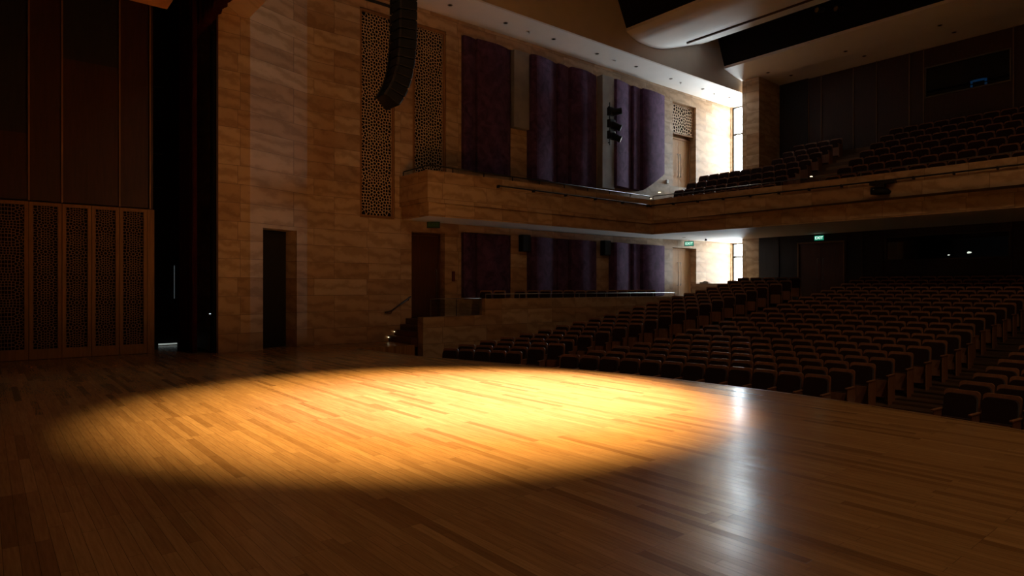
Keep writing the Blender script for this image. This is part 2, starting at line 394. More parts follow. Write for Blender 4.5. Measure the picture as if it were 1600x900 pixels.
def screen_mesh(name, w, h, P, s, bar, mat, depth=.012):
    """islamic star screen in local x (width), z (height); s = spacing of small cells, P = star pitch"""
    rnd = random.Random(3); pts = []
    def ok(x, y, d): return all((x-a)**2+(y-b)**2 > d*d for a, b in pts) and abs(x) <= w/2-.01 and .005 <= y <= h-.005
    def ros(cx, cyy, n, k):
        pts.append((cx, cyy)) if abs(cx) <= w/2 and 0 <= cyy <= h else None
        for ring, (r, off) in enumerate(((1.35, 0), (2.35, .5), (3.25, 0))):
            for j in range(n):
                a = 2*PI*(j+off)/n+PI/2; x, y = cx+k*s*r*math.cos(a), cyy+k*s*r*math.sin(a)
                if ok(x, y, s*.62): pts.append((x, y))
    m = int(h/P)+2; start = (h/2) % P
    for i in range(-1, m): ros(0, start+i*P, 10, 1)
    for i in range(-1, m):
        ros(0, start+(i+.5)*P, 8, .8)
        for sx in (-1, 1): ros(sx*w/2*.98, start+(i+.5)*P, 10, 1)
    # fill, mirrored about the axis and repeated with the pitch
    cand = []
    yy = 0
    while yy < P/2:
        xx = s*.3
        while xx < w/2: cand.append((xx+rnd.uniform(-.1, .1)*s, yy+rnd.uniform(-.1, .1)*s)); xx += s*.5
        yy += s*.5
    for (x, y) in cand:
        if all((x-a)**2+(start+y-b)**2 > (s*.86)**2 for a, b in pts):
            for i in range(-1, m):
                for sy in (1, -1):
                    for sx in (1, -1):
                        X, Y = sx*x, start+i*P+sy*y
                        if ok(X, Y, s*.45): pts.append((X, Y))
    mb = MB()
    for p, poly in voronoi(w, h, pts):
        cx = sum(a for a, b in poly)/len(poly); cyy = sum(b for a, b in poly)/len(poly)
        rad = min(math.hypot(a-cx, b-cyy) for a, b in poly)
        k = max(.15, 1-bar/max(rad, .001))
        ins = [(cx+(a-cx)*k, cyy+(b-cyy)*k) for a, b in poly]; nn = len(poly)
        for j in range(nn):
            a, b, c, d = poly[j], poly[(j+1) % nn], ins[(j+1) % nn], ins[j]
            mb.quad((a[0], 0, a[1]), (b[0], 0, b[1]), (c[0], 0, c[1]), (d[0], 0, d[1]))
            mb.quad((d[0], 0, d[1]), (c[0], 0, c[1]), (c[0], depth, c[1]), (d[0], depth, d[1]))
    return mb.mesh(name, mat, fix=False)
def framed(name, w, h, fr, mat, frmat, P, s, bar, loc, rz, depth=.12, bottom=None):
    """screen in a moulded frame; the root Empty stands at its bottom centre, facing local -y"""
    t = empty(name, loc, rz); b = fr if bottom is None else bottom
    mb = MB()
    mb.box(-w/2, -w/2+fr, 0, depth, 0, h); mb.box(w/2-fr, w/2, 0, depth, 0, h)
    mb.box(-w/2+fr, w/2-fr, 0, depth, h-fr, h); mb.box(-w/2+fr, w/2-fr, 0, depth, 0, b)
    mb.obj('frame', frmat, t)
    me = screen_mesh('carved_screen', w-2*fr, h-fr-b, P, s, bar, mat)
    o = mobj('carved_screen', me, t); o.location = (0, .035, b)
    mb = MB(); mb.box(-w/2+fr, w/2-fr, depth-.02, depth-.01, b, h-fr); mb.obj('backing', LATBACK, t)
    return t
# facing +x: local -y -> world +x  => rotation +90 deg
t = framed('carved_screen_panel', 1.21, 6.58, .07, LATTICE, FRAMEWOOD, 1.34, .094, .0125, (WX-.03, 9.715, 3.965), PI/2)
tag(t, 'tall carved star-pattern screen half hidden behind the hanging speaker array', 'screen', 'carved screens in the stone side wall')
t = framed('carved_screen_panel', 1.31, 5.56, .09, LATTICE, FRAMEWOOD, 1.34, .094, .0125, (WX-.03, 11.665, 5.01), PI/2)
tag(t, 'carved star-pattern screen standing above the near end of the balcony', 'screen', 'carved screens in the stone side wall')
t = framed('carved_screen_panel', 1.84, 1.46, .05, LATTICE, FRAMEWOOD, 1.6, .135, .021, (WX-.12, 26.02, 9.09), PI/2)
tag(t, 'square carved screen above the upper door beside the bright window', 'screen', 'carved screens in the stone side wall')

# ------------------------------------------------------------------ velvet acoustic panels: rows of bowed panels
def bowed(name, y0, y1, z0, z1, parent, bow=.22, base=.02, skew=.5, diag=None):
    """vertical velvet panel bowed out from the wall between y0 and y1 (skew = where it stands proudest)"""
    mb = MB(); n = 14; pts = []
    for i in range(n+1):
        s = i/n; k = 1-(max(0, s-skew)/(1-skew))**1.8 if s > skew else 1-.25*((skew-s)/max(skew, .01))**2
        x = WX+base+bow*k
        pts.append((x, y0+(y1-y0)*s))
    for i in range(n):
        (xa, ya), (xb, yb) = pts[i], pts[i+1]
        za = z0 if not diag else z0+max(0, (ya-y0)/(y1-y0))*diag; zb = z0 if not diag else z0+max(0, (yb-y0)/(y1-y0))*diag
        mb.quad((xa, ya, za), (xb, yb, zb), (xb, yb, z1), (xa, ya, z1))
        mb.quad((WX-.2, ya, za), (xa, ya, za), (xb, yb, zb), (WX-.2, yb, zb)); mb.quad((WX-.2, ya, z1), (xa, ya, z1), (xb, yb, z1), (WX-.2, yb, z1))
    for (x, y), zz in ((pts[0], z0), (pts[-1], z0+(diag or 0))): mb.quad((WX-.2, y, zz), (x, y, zz), (x, y, z1), (WX-.2, y, z1))
    me = mb.mesh(name, VELVET, fix=False)
    me.polygons.foreach_set('use_smooth', [i % 3 == 0 and i < n*3 for i in range(len(me.polygons))]); me.update()
    return mobj(name, me, parent)
cols = [(12.99, 13.56, .3, .04, .10), (13.56, 15.18, .5, .02, .18),
        (16.03, 17.51, .15, .06, .26), (17.51, 18.19, .2, .04, .14), (18.19, 19.85, .35, .02, .26),
        (20.65, 21.96, .05, .10, .26), (21.96, 22.62, .1, .08, .14), (22.62, 24.30, .25, .14, .15)]
where = ['first narrow', 'first wide', 'second wide', 'second narrow', 'third wide', 'fourth wide', 'last narrow', 'last']
for lvl, (z0, z1, word) in enumerate(((5.89, 10.6, 'upper'), (1.38, 3.66, 'lower'))):
    for i, (y0, y1, sk, base, bow) in enumerate(cols):
        zz = z0+(.18 if (i > 4 and not lvl) else 0)
        o = bowed('velvet_wall_panel', y0+.004, y1-.004, zz, z1, None, bow, base, sk, diag=(.92 if (i == 7 and not lvl) else None))
        extra = ' with a slanting bottom edge' if (i == 7 and not lvl) else ''
        tag(o, f'{where[i]} purple velvet panel from the stage in the {word} tier{extra}', 'wall panel', f'{word} tier of velvet acoustic panels')
# smooth grey infill plates between the upper panels
for (y0, y1, z0, px, nm) in ((15.24, 15.99, 7.73, .18, 'nearest the stage'), (19.89, 20.61, 5.9, .33, 'behind the three wall lights')):
    mb = MB(); mb.box(WX-.11 if px < .2 else WX+.001, WX+px, y0, y1, z0, 10.62); tag(mb.obj('grey_infill_plate', GREYPANEL, bevel=.01), f'grey metal plate between velvet panels, {nm}', 'wall plate')
    mb = MB()
# ------------------------------------------------------------------ doors on the side wall
def door(name, y0, y1, z0, z1, xd, leafmat, label, double=False, handle=True):
    t = empty(name, (xd, (y0+y1)/2, z0)); hw = (y1-y0)/2-.01; h = z1-z0-.01
    mb = MB(); mb.box(-.03, .05, -hw, -hw+.07, 0, h); mb.box(-.03, .05, hw-.07, hw, 0, h); mb.box(-.03, .05, -hw+.07, hw-.07, h-.08, h); mb.obj('door_frame', leafmat, t)
    leaves = [(-hw+.075, -.004), (.004, hw-.075)] if double else [(-hw+.075, hw-.075)]
    for k, (a, b) in enumerate(leaves):
        mb = MB(); mb.box(-.02, .025, a, b, .01, h-.085)
        lf = mb.obj('door_leaf', leafmat, t, bevel=.004)
        if handle:
            yy = (b-.1 if k == 0 else a+.1)
            mb = MB(); mb.tube([(.03, yy, .55), (.09, yy, .55), (.09, yy, 1.65), (.03, yy, 1.65)], .016, 8); mb.obj('door_handle', STEEL, lf, smooth=True)
    tag(t, label, 'door'); return t
door('wooden_door', 10.96, 12.28, .72, 3.6, WX-.33, DOORWOOD, 'dark wooden door at the top of the short steps beside the stage')
door('double_door', 25.09, 26.98, 1.3, 3.65, WX-.38, DOORLIGHT, 'oak double door with long pull handles under the balcony, beside the window', True)
door('double_door', 25.09, 26.95, 6.55, 9.0, WX-.38, DOORLIGHT, 'oak double door with long pull handles on the upper level, under the square screen', True)

# ------------------------------------------------------------------ back walls, pier, window wall
wall('wall_window', 30.0, 'x', 1, WX, -16.7, -1, 11.3, [(WX+.02, -16.72, 1.35, 4.03, .25, False), (WX+.02, -16.72, 6.6, 11.1, .25, False)], STONE)
for k, (z0, z1, bars) in enumerate(((1.35, 4.03, (3.33,)), (6.6, 11.1, (9.69,)))):
    t = empty(f'window_{k+1}', (-17.66, 30.2, z0)); st(t)
    mb = MB(); hw = .93; h = z1-z0
    mb.box(-hw, -hw+.09, -.05, .05, 0, h); mb.box(hw-.05, hw, -.05, .05, 0, h)
    mb.box(-hw, hw, -.05, .05, 0, .05); mb.box(-hw, hw, -.05, .05, h-.05, h)
    for b in bars: mb.box(-hw, hw, -.04, .04, b-z0-.04, b-z0+.04)
    mb.obj('window_frame', plain('bronze_window_frame', (.05, .04, .028), .4, metal=.4), t)
    mb = MB(); mb.quad((-hw, .01, 0), (hw, .01, 0), (hw, .01, h), (-hw, .01, h)); mb.obj('window_glass', GLASS, t, fix=False)
mb = MB(); mb.box(-16.74, -15.88, 28.0, 30.4, -1, 11.62); st(mb.obj('wall_stone_pier', STONE))
# lower back wall with booth window opening
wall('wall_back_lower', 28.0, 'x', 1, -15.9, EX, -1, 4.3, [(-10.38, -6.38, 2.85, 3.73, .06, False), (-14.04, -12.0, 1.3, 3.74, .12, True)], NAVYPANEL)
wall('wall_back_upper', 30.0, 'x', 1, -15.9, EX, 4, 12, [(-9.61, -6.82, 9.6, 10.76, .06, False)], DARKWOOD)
# wall panels and their battens
def batten(x, y, z0, z1, wdt=.035, mat=TRIMWOOD):
    mb = MB(); mb.box(x-wdt/2, x+wdt/2, y-.05, y, z0, z1); return mb
ub = [-14.49, -13.89, -12.47, -11.51, -10.23, -9.70, -6.7]
for i, x in enumerate(ub):
    st(batten(x, 30.0, 7.0, 11.6).obj(f'trim_{i+1}', wood_mat('dim_batten', (.17, .10, .06), (.22, .135, .08), .5) if i == 0 else bpy.data.materials['dim_batten']))
lb = [-14.9, -11.95, -11.3, -10.5, -6.3, -4.6]
for i, x in enumerate(lb):
    st(batten(x, 28.0, 1.2, 4.05, .025).obj(f'trim_{i+8}', bpy.data.materials['dark_stained_panel']))
mb = MB(); mb.box(-15.88, -14.5, 29.9, 30.0, 7, 11.6); st(mb.obj('trim_20', NAVYPANEL))

def frame_rect(mb, x0, x1, z0, z1, y0, y1, wd):
    mb.box(x0, x1, y0, y1, z0-wd, z0); mb.box(x0, x1, y0, y1, z1, z1+wd); mb.box(x0-wd, x0, y0, y1, z0-wd, z1+wd); mb.box(x1, x1+wd, y0, y1, z0-wd, z1+wd)
# control booths: frame, glass, room behind
for (nm, x0, x1, z0, z1, y, lab) in (('upper', -9.61, -6.82, 9.6, 10.76, 30.0, 'upper control booth window with blue monitor glow, high in the back wall'),
                                ('lower', -10.38, -6.38, 2.85, 3.73, 28.0, 'wide control booth window low in the back wall under the balcony')):
    t = empty('control_booth_window', ((x0+x1)/2, y, z0)); hw = (x1-x0)/2; h = z1-z0
    mb = MB(); frame_rect(mb, -hw, hw, 0, h, -.04, .05, .05)
    mb.obj('window_frame', plain('booth_frame_'+nm, (.13, .11, .08) if nm == 'upper' else (.05, .04, .03), .4, metal=.3), t)
    mb = MB(); mb.quad((-hw, .03, 0), (hw, .03, 0), (hw, .03, h), (-hw, .03, h)); mb.obj('window_glass', BOOTHGLASS, t, fix=False)
    mb = MB()
    for (a, b, c, d, e, f) in ((-hw-.3, -hw-.25, .06, 1.9, -.6, h+.3), (hw+.25, hw+.3, .06, 1.9, -.6, h+.3), (-hw-.3, hw+.3, 1.88, 1.9, -.6, h+.3), (-hw-.3, hw+.3, .06, 1.9, -.62, -.6), (-hw-.3, hw+.3, .06, 1.9, h+.3, h+.32)): mb.box(a, b, c, d, e, f)
    mb.obj('booth_room', BLACK, t)
    tag(t, lab, 'window')
t = empty('monitor', (-8.0, 30.75, 9.55)); mb = MB(); mb.box(-.33, .33, 0, .03, .04, .56); mb.obj('casing', BLACK, t)
mb = MB()
for k in range(3):
    for s in (-1, 1): mb.box(s*.24-.04, s*.24+.04, -.01, 0, .06+.17*k, .18+.17*k)
mb.box(-.19, .19, -.01, 0, .45, .54)
mb.obj('screen', BLUESCR, t); tag(t, 'computer monitor glowing blue behind the upper booth glass', 'monitor')
mb = MB(); mb.box(-10.1, -9.35, 28.35, 28.42, 2.7, 3.58); tag(mb.obj('beige_panel', BEIGE), 'beige board standing behind the lower booth glass', 'board')
for i, (x, z, r, lab) in enumerate(((-8.34, 2.97, .022, 'small desk lamp glowing in the lower control booth, nearer the beige board'), (-7.68, 3.03, .04, 'brighter desk lamp glowing in the lower control booth, further from the beige board'))):
    t = empty('desk_lamp', (x, 28.4, 2.3)); mb = MB(); mb.tube([(0, 0, 0), (0, 0, z-2.3-.05)], .01); mb.obj('stem', DARKMETAL, t)
    mb = MB(); mb.tube([(-r*1.6, 0, z-2.3), (-r*.6, 0, z-2.3+r*.5), (r*1.6, 0, z-2.3+r*.4)], [r*.5, r, r*.4], 8); mb.obj('lamp_shade', emit('booth_lamp_glow', (.8, .8, .75), 1.2) if i == 0 else bpy.data.materials['booth_lamp_glow'], t); tag(t, lab, 'lamp')
# dark double door on the lower back wall
t = empty('double_door', (-13.02, 28.1, 1.3)); mb = MB(); mb.box(-1.01, -.96, -.13, 0, 0, 2.43); mb.box(.96, 1.01, -.13, 0, 0, 2.43); mb.box(-.96, .96, -.13, 0, 2.37, 2.43)
mb.obj('door_frame', TRIMWOOD, t)
for s in (-1, 1):
    mb = MB(); mb.box(min(s*.955, s*.005), max(s*.955, s*.005), -.06, -.01, 0, 2.365); lf = mb.obj('door_leaf', DOORWOOD, t, bevel=.004)
    mb = MB(); mb.tube([(s*.12, -.07, .8), (s*.12, -.13, .8), (s*.12, -.13, 1.7), (s*.12, -.07, 1.7)], .015); mb.obj('door_handle', STEEL, lf, smooth=True)
tag(t, 'dark wooden double door under the balcony beneath the glowing exit sign', 'door')

# ------------------------------------------------------------------ exit signs
def text_mesh(s, size, name, mat, parent, loc, rot, ext=.002):
    c = bpy.data.curves.new(name, 'FONT'); c.body = s; c.size = size; c.extrude = ext; c.align_x = 'CENTER'; c.align_y = 'CENTER'
    tmp = bpy.data.objects.new(name, c); COL.objects.link(tmp); dg = bpy.context.evaluated_depsgraph_get()
    me = bpy.data.meshes.new_from_object(tmp.evaluated_get(dg)); bpy.data.objects.remove(tmp)
    me.materials.clear(); me.materials.append(mat); o = mobj(name, me, parent); o.location = loc; o.rotation_euler = rot; return o
def exit_sign(loc, rz, label, lit=True):
    t = empty('exit_sign', loc, rz)
    mb = MB(); mb.box(-.22, .22, -.03, .03, -.12, .12); mb.obj('casing', WHITE if False else DARKMETAL, t, bevel=.008)
    mb = MB(); mb.box(-.2, .2, -.034, -.029, -.1, .1); mb.obj('sign_face', EXITG if lit else plain('unlit_green_sign', (.01, .09, .03), .4), t)
    text_mesh('EXIT', .17, 'lettering', EXITW if lit else plain('unlit_sign_letters', (.05, .16, .06), .4), t, (0, -.036, 0), (PI/2, 0, 0))
    mb = MB(); mb.tube([(0, 0, .1), (0, 0, .2)], .01); mb.obj('bracket', DARKMETAL, t)
    tag(t, label, 'sign')
exit_sign((-13.0, 27.86, 3.88), 0, 'glowing green exit sign over the dark double door in the back wall')
exit_sign((-18.36, 26.05, 3.84), .55, 'glowing green exit sign over the oak door beside the lower window')
exit_sign((-18.42, 11.7, 3.86), .9, 'unlit green exit sign over the dark door by the stage steps', False)

# ------------------------------------------------------------------ ceiling: side soffit, bulkhead, clouds, black voids
mb = MB(); mb.box(WX-.05, BX-.1, 5.4, 30.4, SOF, SOF+.12); st(mb.obj('ceiling_side_soffit', SOFFIT))
mb = MB(); mb.box(BX-.10, BX, 5.4, 28.2, SOF, 14.4); st(mb.obj('trim_bulkhead', PLASTER))
mb = MB(); mb.box(-23.5, EX+.2, -7.2, 31, 14.4, 14.5); st(mb.obj('ceiling', BLACK))
def cloud(name, prof, x0, x1, label=None, nm='ceiling_cloud'):
    mb = MB(); mb.prism(prof, x0, x1, 'x'); o = mb.obj(nm, SOFFIT)
    return o
def curve(pts, n=6): return smooth_pts(pts, n)
low = curve([(19.71, 11.92), (20.1, 11.76), (20.6, 11.67), (21.7, 11.70), (22.9, 12.02), (23.9, 12.35), (24.75, 12.62)])
prof = low+[(24.75, 12.70)]+[(y, z+.12) for y, z in reversed(low[:-3])]
o = cloud('c', prof, BX+.02, EX-.3); o.name = 'ceiling_cloud'; st(o)
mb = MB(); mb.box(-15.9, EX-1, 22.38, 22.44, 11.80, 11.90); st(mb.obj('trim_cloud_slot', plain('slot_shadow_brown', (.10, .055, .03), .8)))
low2 = curve([(26.63, 11.93), (27.2, 11.80), (27.8, 11.70), (28.39, 11.63)])
prof2 = low2+[(30.4, 11.56), (30.4, 11.7), (28.39, 11.76)]+[(y, z+.12) for y, z in reversed(low2[:-2])]
o = cloud('c', prof2, BX+.02, EX); o.name = 'ceiling_rear'; st(o)
for (a, b, c, i) in (((19.74, 12.03), (19.22, 13.05), (18.9, 14.4), 1), ((26.66, 12.05), (26.16, 13.15), (25.8, 14.4), 2)):
    mb = MB(); pr = [a, b, c, (c[0]+.05, c[1]), (b[0]+.05, b[1]), (a[0]+.05, a[1])]; mb.prism(pr, BX+.01, EX, 'x'); st(mb.obj(f'ceiling_black_baffle_{i}', BLACK))
# recessed downlights
def downlight_proto():
    t = empty('recessed_downlight'); mb = MB()
    k = 16; ro, ri = .085, .06
    for j in range(k):
        a, b = 2*PI*j/k, 2*PI*(j+1)/k
        mb.quad((ro*math.cos(a), ro*math.sin(a), -.008), (ro*math.cos(b), ro*math.sin(b), -.008), (ri*math.cos(b), ri*math.sin(b), -.008), (ri*math.cos(a), ri*math.sin(a), -.008))
        mb.quad((ro*math.cos(a), ro*math.sin(a), -.008), (ro*math.cos(b), ro*math.sin(b), -.008), (ro*math.cos(b), ro*math.sin(b), .002), (ro*math.cos(a), ro*math.sin(a), .002))
    mb.obj('trim_ring', plain('downlight_ring', (.25, .2, .16), .4), t, fix=False)
    mb = MB(); mb.tube([(0, 0, -.006), (0, 0, -.004)], ri, 16); mb.obj('lamp_lens', plain('dark_lens', (.03, .025, .02), .15), t)
    return t
dl = downlight_proto(); first = True
SL = [(-17.79, 11.95), (-17.74, 14.28), (-17.73, 16.6), (-17.74, 18.99), (-17.71, 21.37), (-17.75, 23.81), (-17.71, 26.2), (-17.66, 28.4)]
ordw = ['first', 'second', 'third', 'fourth', 'fifth', 'sixth', 'seventh', 'eighth', 'ninth', 'tenth', 'eleventh', 'twelfth', 'thirteenth', 'fourteenth', 'fifteenth', 'sixteenth', 'seventeenth', 'eighteenth', 'nineteenth', 'twentieth', 'twenty-first', 'twenty-second', 'twenty-third', 'twenty-fourth', 'twenty-fifth']
def put(x, y, z, lab, grp):
    global first
    o = dl if first else copy_tree(dl); first = False
    o.location = (x, y, z); tag(o, lab, 'ceiling light', grp)
for i, (x, y) in enumerate(SL): put(x, y, SOF, f'round recessed downlight in the side soffit, {ordw[i]} from the stage', 'downlights in the side soffit')
for i, x in enumerate((-15.6, -12.2, -8.8)): put(x, 21.25, 11.675, f'round recessed downlight under the curved ceiling cloud, {ordw[i]} from its end', 'downlights in the curved ceiling cloud')
for i, x in enumerate((-15.4, -11.95, -8.5)): put(x, 27.95, 11.665, f'round recessed downlight in the rear ceiling lip, {ordw[i]} from the stone pier', 'downlights at the lip of the rear ceiling')
for i, x in enumerate((-14.82, -11.6, -8.33)): put(x, 28.95, 11.60, f'round recessed downlight in the flat rear ceiling, {ordw[i]} from the stone pier', 'downlights in the flat rear ceiling')
# small sprinklers in the side soffit
for i, y in enumerate((15.45, 20.12, 24.62, 27.3)):
    mb = MB(); mb.tube([(-17.8, y, SOF), (-17.8, y, SOF-.03)], [.05, .04], 12); mb.tube([(-17.8, y, SOF-.03), (-17.8, y, SOF-.07)], .012, 8)
    tag(mb.obj('ceiling_sensor', WHITE), f'small ceiling sensor in the side soffit, {ordw[i]} from the stage', 'sensor', 'sensors in the side soffit')
# theatre lanterns in the void behind the rear ceiling edge
def lantern_proto():
    t = empty('theatre_lantern'); mb = MB(); mb.tube([(0, 0, 0), (0, -.12, -.02), (0, -.34, -.05)], [.09, .10, .12], 12); mb.obj('body', DARKMETAL, t, smooth=True)
    mb = MB(); mb.tube([(0, -.342, -.05), (0, -.35, -.05)], .10, 12); mb.obj('lens', plain('amber_lens', (.30, .2, .06), .15), t)
    mb = MB(); mb.tube([(-.14, -.1, 0), (-.14, -.1, .2), (.14, -.1, .2), (.14, -.1, 0)], .012, 6); mb.obj('yoke', DARKMETAL, t)
    return t
lp = lantern_proto()
for i, (x, z, lab) in enumerate(((-11.84, 12.75, 'amber theatre lantern in the black ceiling gap, nearest the curved cloud'), (-11.1, 12.55, 'amber theatre lantern in the black ceiling gap, middle and lowest of three'), (-10.25, 12.72, 'amber theatre lantern in the black ceiling gap, furthest from the pier'))):
    o = lp if i == 0 else copy_tree(lp); o.location = (x, 25.7, z); o.rotation_euler = (0, 0, -.3); tag(o, lab, 'stage light', 'theatre lanterns in the ceiling gap')
mb = MB(); mb.tube([(-16, 25.6, 13.0), (EX, 25.6, 13.0)], .025, 8); tag(mb.obj('lighting_bar', DARKMETAL), 'dark lighting pipe crossing the black ceiling gap', 'lighting bar')

# ------------------------------------------------------------------ balcony
def arcy(x, y_apex, R=88., xc=-5.): return y_apex-(R-math.sqrt(R*R-(x-xc)**2))
XS = [BX+(EX-BX)*i/24 for i in range(25)]
mb = MB()
# side arm
def band(d, z0, z1):
    x = BX-d
    mb.quad((x, 10.5+d, z0), (x, arcy(x, 22.1)-(-d), z0), (x, arcy(x, 22.1)+d, z1), (x, 10.5+d, z1))
    mb.quad((WX, 10.5+d, z0), (x, 10.5+d, z0), (x, 10.5+d, z1), (WX, 10.5+d, z1))
    for i in range(len(XS)-1):
        a, b = (XS[i] if i else x), XS[i+1]
        mb.quad((a, arcy(a, 22.1)+d, z0), (b, arcy(b, 22.1)+d, z0), (b, arcy(b, 22.1)+d, z1), (a, arcy(a, 22.1)+d, z1))
band(0, 4.38, 5.36); band(.09, 3.95, 4.38)
# underside of the upper band, top of parapet, inner face
mb.quad((BX, 10.5, 4.38), (BX, 21.3, 4.38), (BX-.09, 21.4, 4.38), (BX-.09, 10.59, 4.38)); mb.quad((WX, 10.5, 4.38), (BX, 10.5, 4.38), (BX-.09, 10.59, 4.38), (WX, 10.59, 4.38))
mb.quad((BX, 10.5, 5.36), (BX, 21.3, 5.36), (BX-.25, 21.55, 5.36), (BX-.25, 10.75, 5.36)); mb.quad((WX, 10.5, 5.36), (BX, 10.5, 5.36), (BX-.25, 10.75, 5.36), (WX, 10.75, 5.36))
mb.quad((BX-.25, 10.75, 5.36), (BX-.25, 21.55, 5.36), (BX-.25, 21.55, 4.5), (BX-.25, 10.75, 4.5)); mb.quad((WX, 10.75, 5.36), (BX-.25, 10.75, 5.36), (BX-.25, 10.75, 4.5), (WX, 10.75, 4.5))
for i in range(len(XS)-1):
    a, b = XS[i], XS[i+1]; ya, yb = arcy(a, 22.1), arcy(b, 22.1)
    mb.quad((a, ya, 4.38), (b, yb, 4.38), (b, yb+.09, 4.38), (a, ya+.09, 4.38))
    a2 = BX-.25 if i == 0 else a
    mb.quad((a, ya, 5.36), (b, yb, 5.36), (b, yb+.25, 5.36), (a2, ya+.25, 5.36)); mb.quad((a2, ya+.25, 5.36), (b, yb+.25, 5.36), (b, yb+.25, 4.5), (a2, ya+.25, 4.5))
st(mb.obj('wall_balcony_front', STONE, fix=False))
# soffit under the balcony
mb = MB(); mb.quad((WX, 10.59, 3.95), (BX-.09, 10.59, 3.95), (BX-.09, 21.5, 3.95), (WX, 21.5, 3.95))
for i in range(len(XS)-1):
    a, b = (WX if i == 0 else XS[i]), XS[i+1]
    ya, yb = (21.45 if i == 0 else arcy(a, 22.1)+.09), arcy(b, 22.1)+.09
    mb.quad((a, ya, 3.95), (b, yb, 3.95), (b, 28.1, 4.06), (a, 28.1, 4.06))
mb.quad((WX, 28.1, 4.06), (-16.7, 28.1, 4.06), (-16.7, 30.1, 4.06), (WX, 30.1, 4.06))
st(mb.obj('ceiling_under_balcony', SOFFIT, fix=False))
put(-17.4, 24.3, 3.99, 'round recessed downlight under the balcony, near the lower oak door', 'downlights under the balcony')
put(-15.6, 25.3, 4.02, 'round recessed downlight under the balcony, near the stone pier', 'downlights under the balcony')
mb = MB(); mb.tube([(-17.6, 26.3, 4.04), (-17.6, 26.3, 3.95)], [.03, .07], 12); tag(mb.obj('smoke_detector', DARKMETAL), 'dark smoke detector under the balcony before the bright window', 'detector')
# rear tiers and side floor
zb = lambda j: 4.75+.43*j
mb = MB(); mb.quad((WX, 10.6, 4.5), (BX-.2, 10.6, 4.5), (BX-.2, 22.0, 4.5), (WX, 22.0, 4.5))
yb0 = lambda j: 23.0+.95*j-.5
mb.quad((WX, 21.5, 4.5), (EX, 21.5, 4.5), (EX, yb0(0), 4.5), (WX, yb0(0), 4.5))
for j in range(8):
    ya, yz = yb0(j), (yb0(j+1) if j < 7 else 30.05); xa = WX if j <= 4 else -14.95
    mb.quad((xa, ya, zb(j)-.43 if j else 4.5), (EX, ya, zb(j)-.43 if j else 4.5), (EX, ya, zb(j)), (xa, ya, zb(j)))
    mb.quad((xa, ya, zb(j)), (EX, ya, zb(j)), (EX, yz, zb(j)), (xa, yz, zb(j)))
    if j > 4: mb.quad((xa, ya, zb(4)), (xa, yz if j < 7 else 30.05, zb(4)), (xa, yz, zb(j)), (xa, ya, zb(j)))
mb.quad((WX-.7, yb0(4), zb(4)), (-14.95, yb0(4), zb(4)), (-14.95, 30.1, zb(4)), (WX-.7, 30.1, zb(4)))
st(mb.obj('floor_balcony', TIER, fix=False))
# intermediate aisle steps on the balcony (middle aisle and along the wall)
mb = MB()
for j in range(1, 7): mb.box(-12.25, -10.75, yb0(j)-.42, yb0(j), zb(j-1), zb(j)-.215)
for j in range(1, 5): mb.box(WX+.02, -17.85, yb0(j)-.42, yb0(j), zb(j-1), zb(j)-.215)
st(mb.obj('floor_balcony_steps', wood_mat('aisle_step_oak', (.20, .11, .05), (.28, .16, .075), .4, vertical=False)))
STEPWOOD = bpy.data.materials['aisle_step_oak']

# rails and lighting pipes on the balcony
def rail(name, pts, z, post0, every, label, r=.014, zrail=None, mat=DARKMETAL):
    """top rail with posts standing at z=post0"""
    t = empty(name, (pts[0][0], pts[0][1], post0)); o = Vector(t.location)
    mb = MB(); mb.tube([Vector((x, y, z))-o for x, y in pts], r, 8); mb.obj('top_rail', mat, t, smooth=True)
    seg = [Vector((*p, 0)) for p in pts]; L = sum((seg[i+1]-seg[i]).length for i in range(len(seg)-1)); nposts = max(2, int(L/every)+1)
    for k in range(nposts):
        d = L*k/(nposts-1)
        for i in range(len(seg)-1):
            l = (seg[i+1]-seg[i]).length
            if d <= l+1e-6: p = seg[i]+(seg[i+1]-seg[i])*(d/l); break
            d -= l
        mb = MB(); mb.box(-.011, .011, -.011, .011, post0-o.z, z-o.z, Matrix.Translation(Vector((p.x-o.x, p.y-o.y, 0)))); mb.obj('post', mat, t)
    tag(t, label, 'railing'); return t
rail('balcony_rail', [(WX+.05, 10.62), (-16.98, 10.62), (-16.98, 21.35)], 5.53, 5.355, 1.15, 'slim dark rail with short posts along the side balcony parapet', r=.02)
rail('balcony_rail', [(x, arcy(x, 22.1)+.14) for x in XS[0:16]], 5.53, 5.355, 1.3, 'slim dark rail in front of the upper balcony seats', r=.016, mat=plain('satin_rail_metal', (.22, .2, .19), .3, metal=.8))
def pipe(name, pts, every, z, label, din):
    t = empty(name, (*pts[0], z)); o = Vector(t.location)
    mb = MB(); mb.tube([Vector((x, y, z))-o for x, y in pts], .024, 8); mb.obj('pipe', DARKMETAL, t, smooth=True)
    for k in range(0, len(pts), every):
        x, y = pts[k]; mb = MB(); mb.box(x-o.x-.02-(din[0]*.095 if din[0] > 0 else 0), x-o.x+.02, y-o.y-.02, y-o.y+.02+(din[1]*.095), -.06, .03); mb.obj('bracket', DARKMETAL, t)
    tag(t, label, 'lighting bar')
pipe('lighting_pipe', [(BX+.12, 13.2+.78*k) for k in range(11)], 2, 5.11, 'dark lighting pipe bracketed along the side balcony front', (1, 0))
pipe('lighting_pipe', [(x, arcy(x, 22.1)-.12) for x in XS[0:18]], 1, 5.11, 'dark lighting pipe bracketed across the rear balcony front', (0, 1))
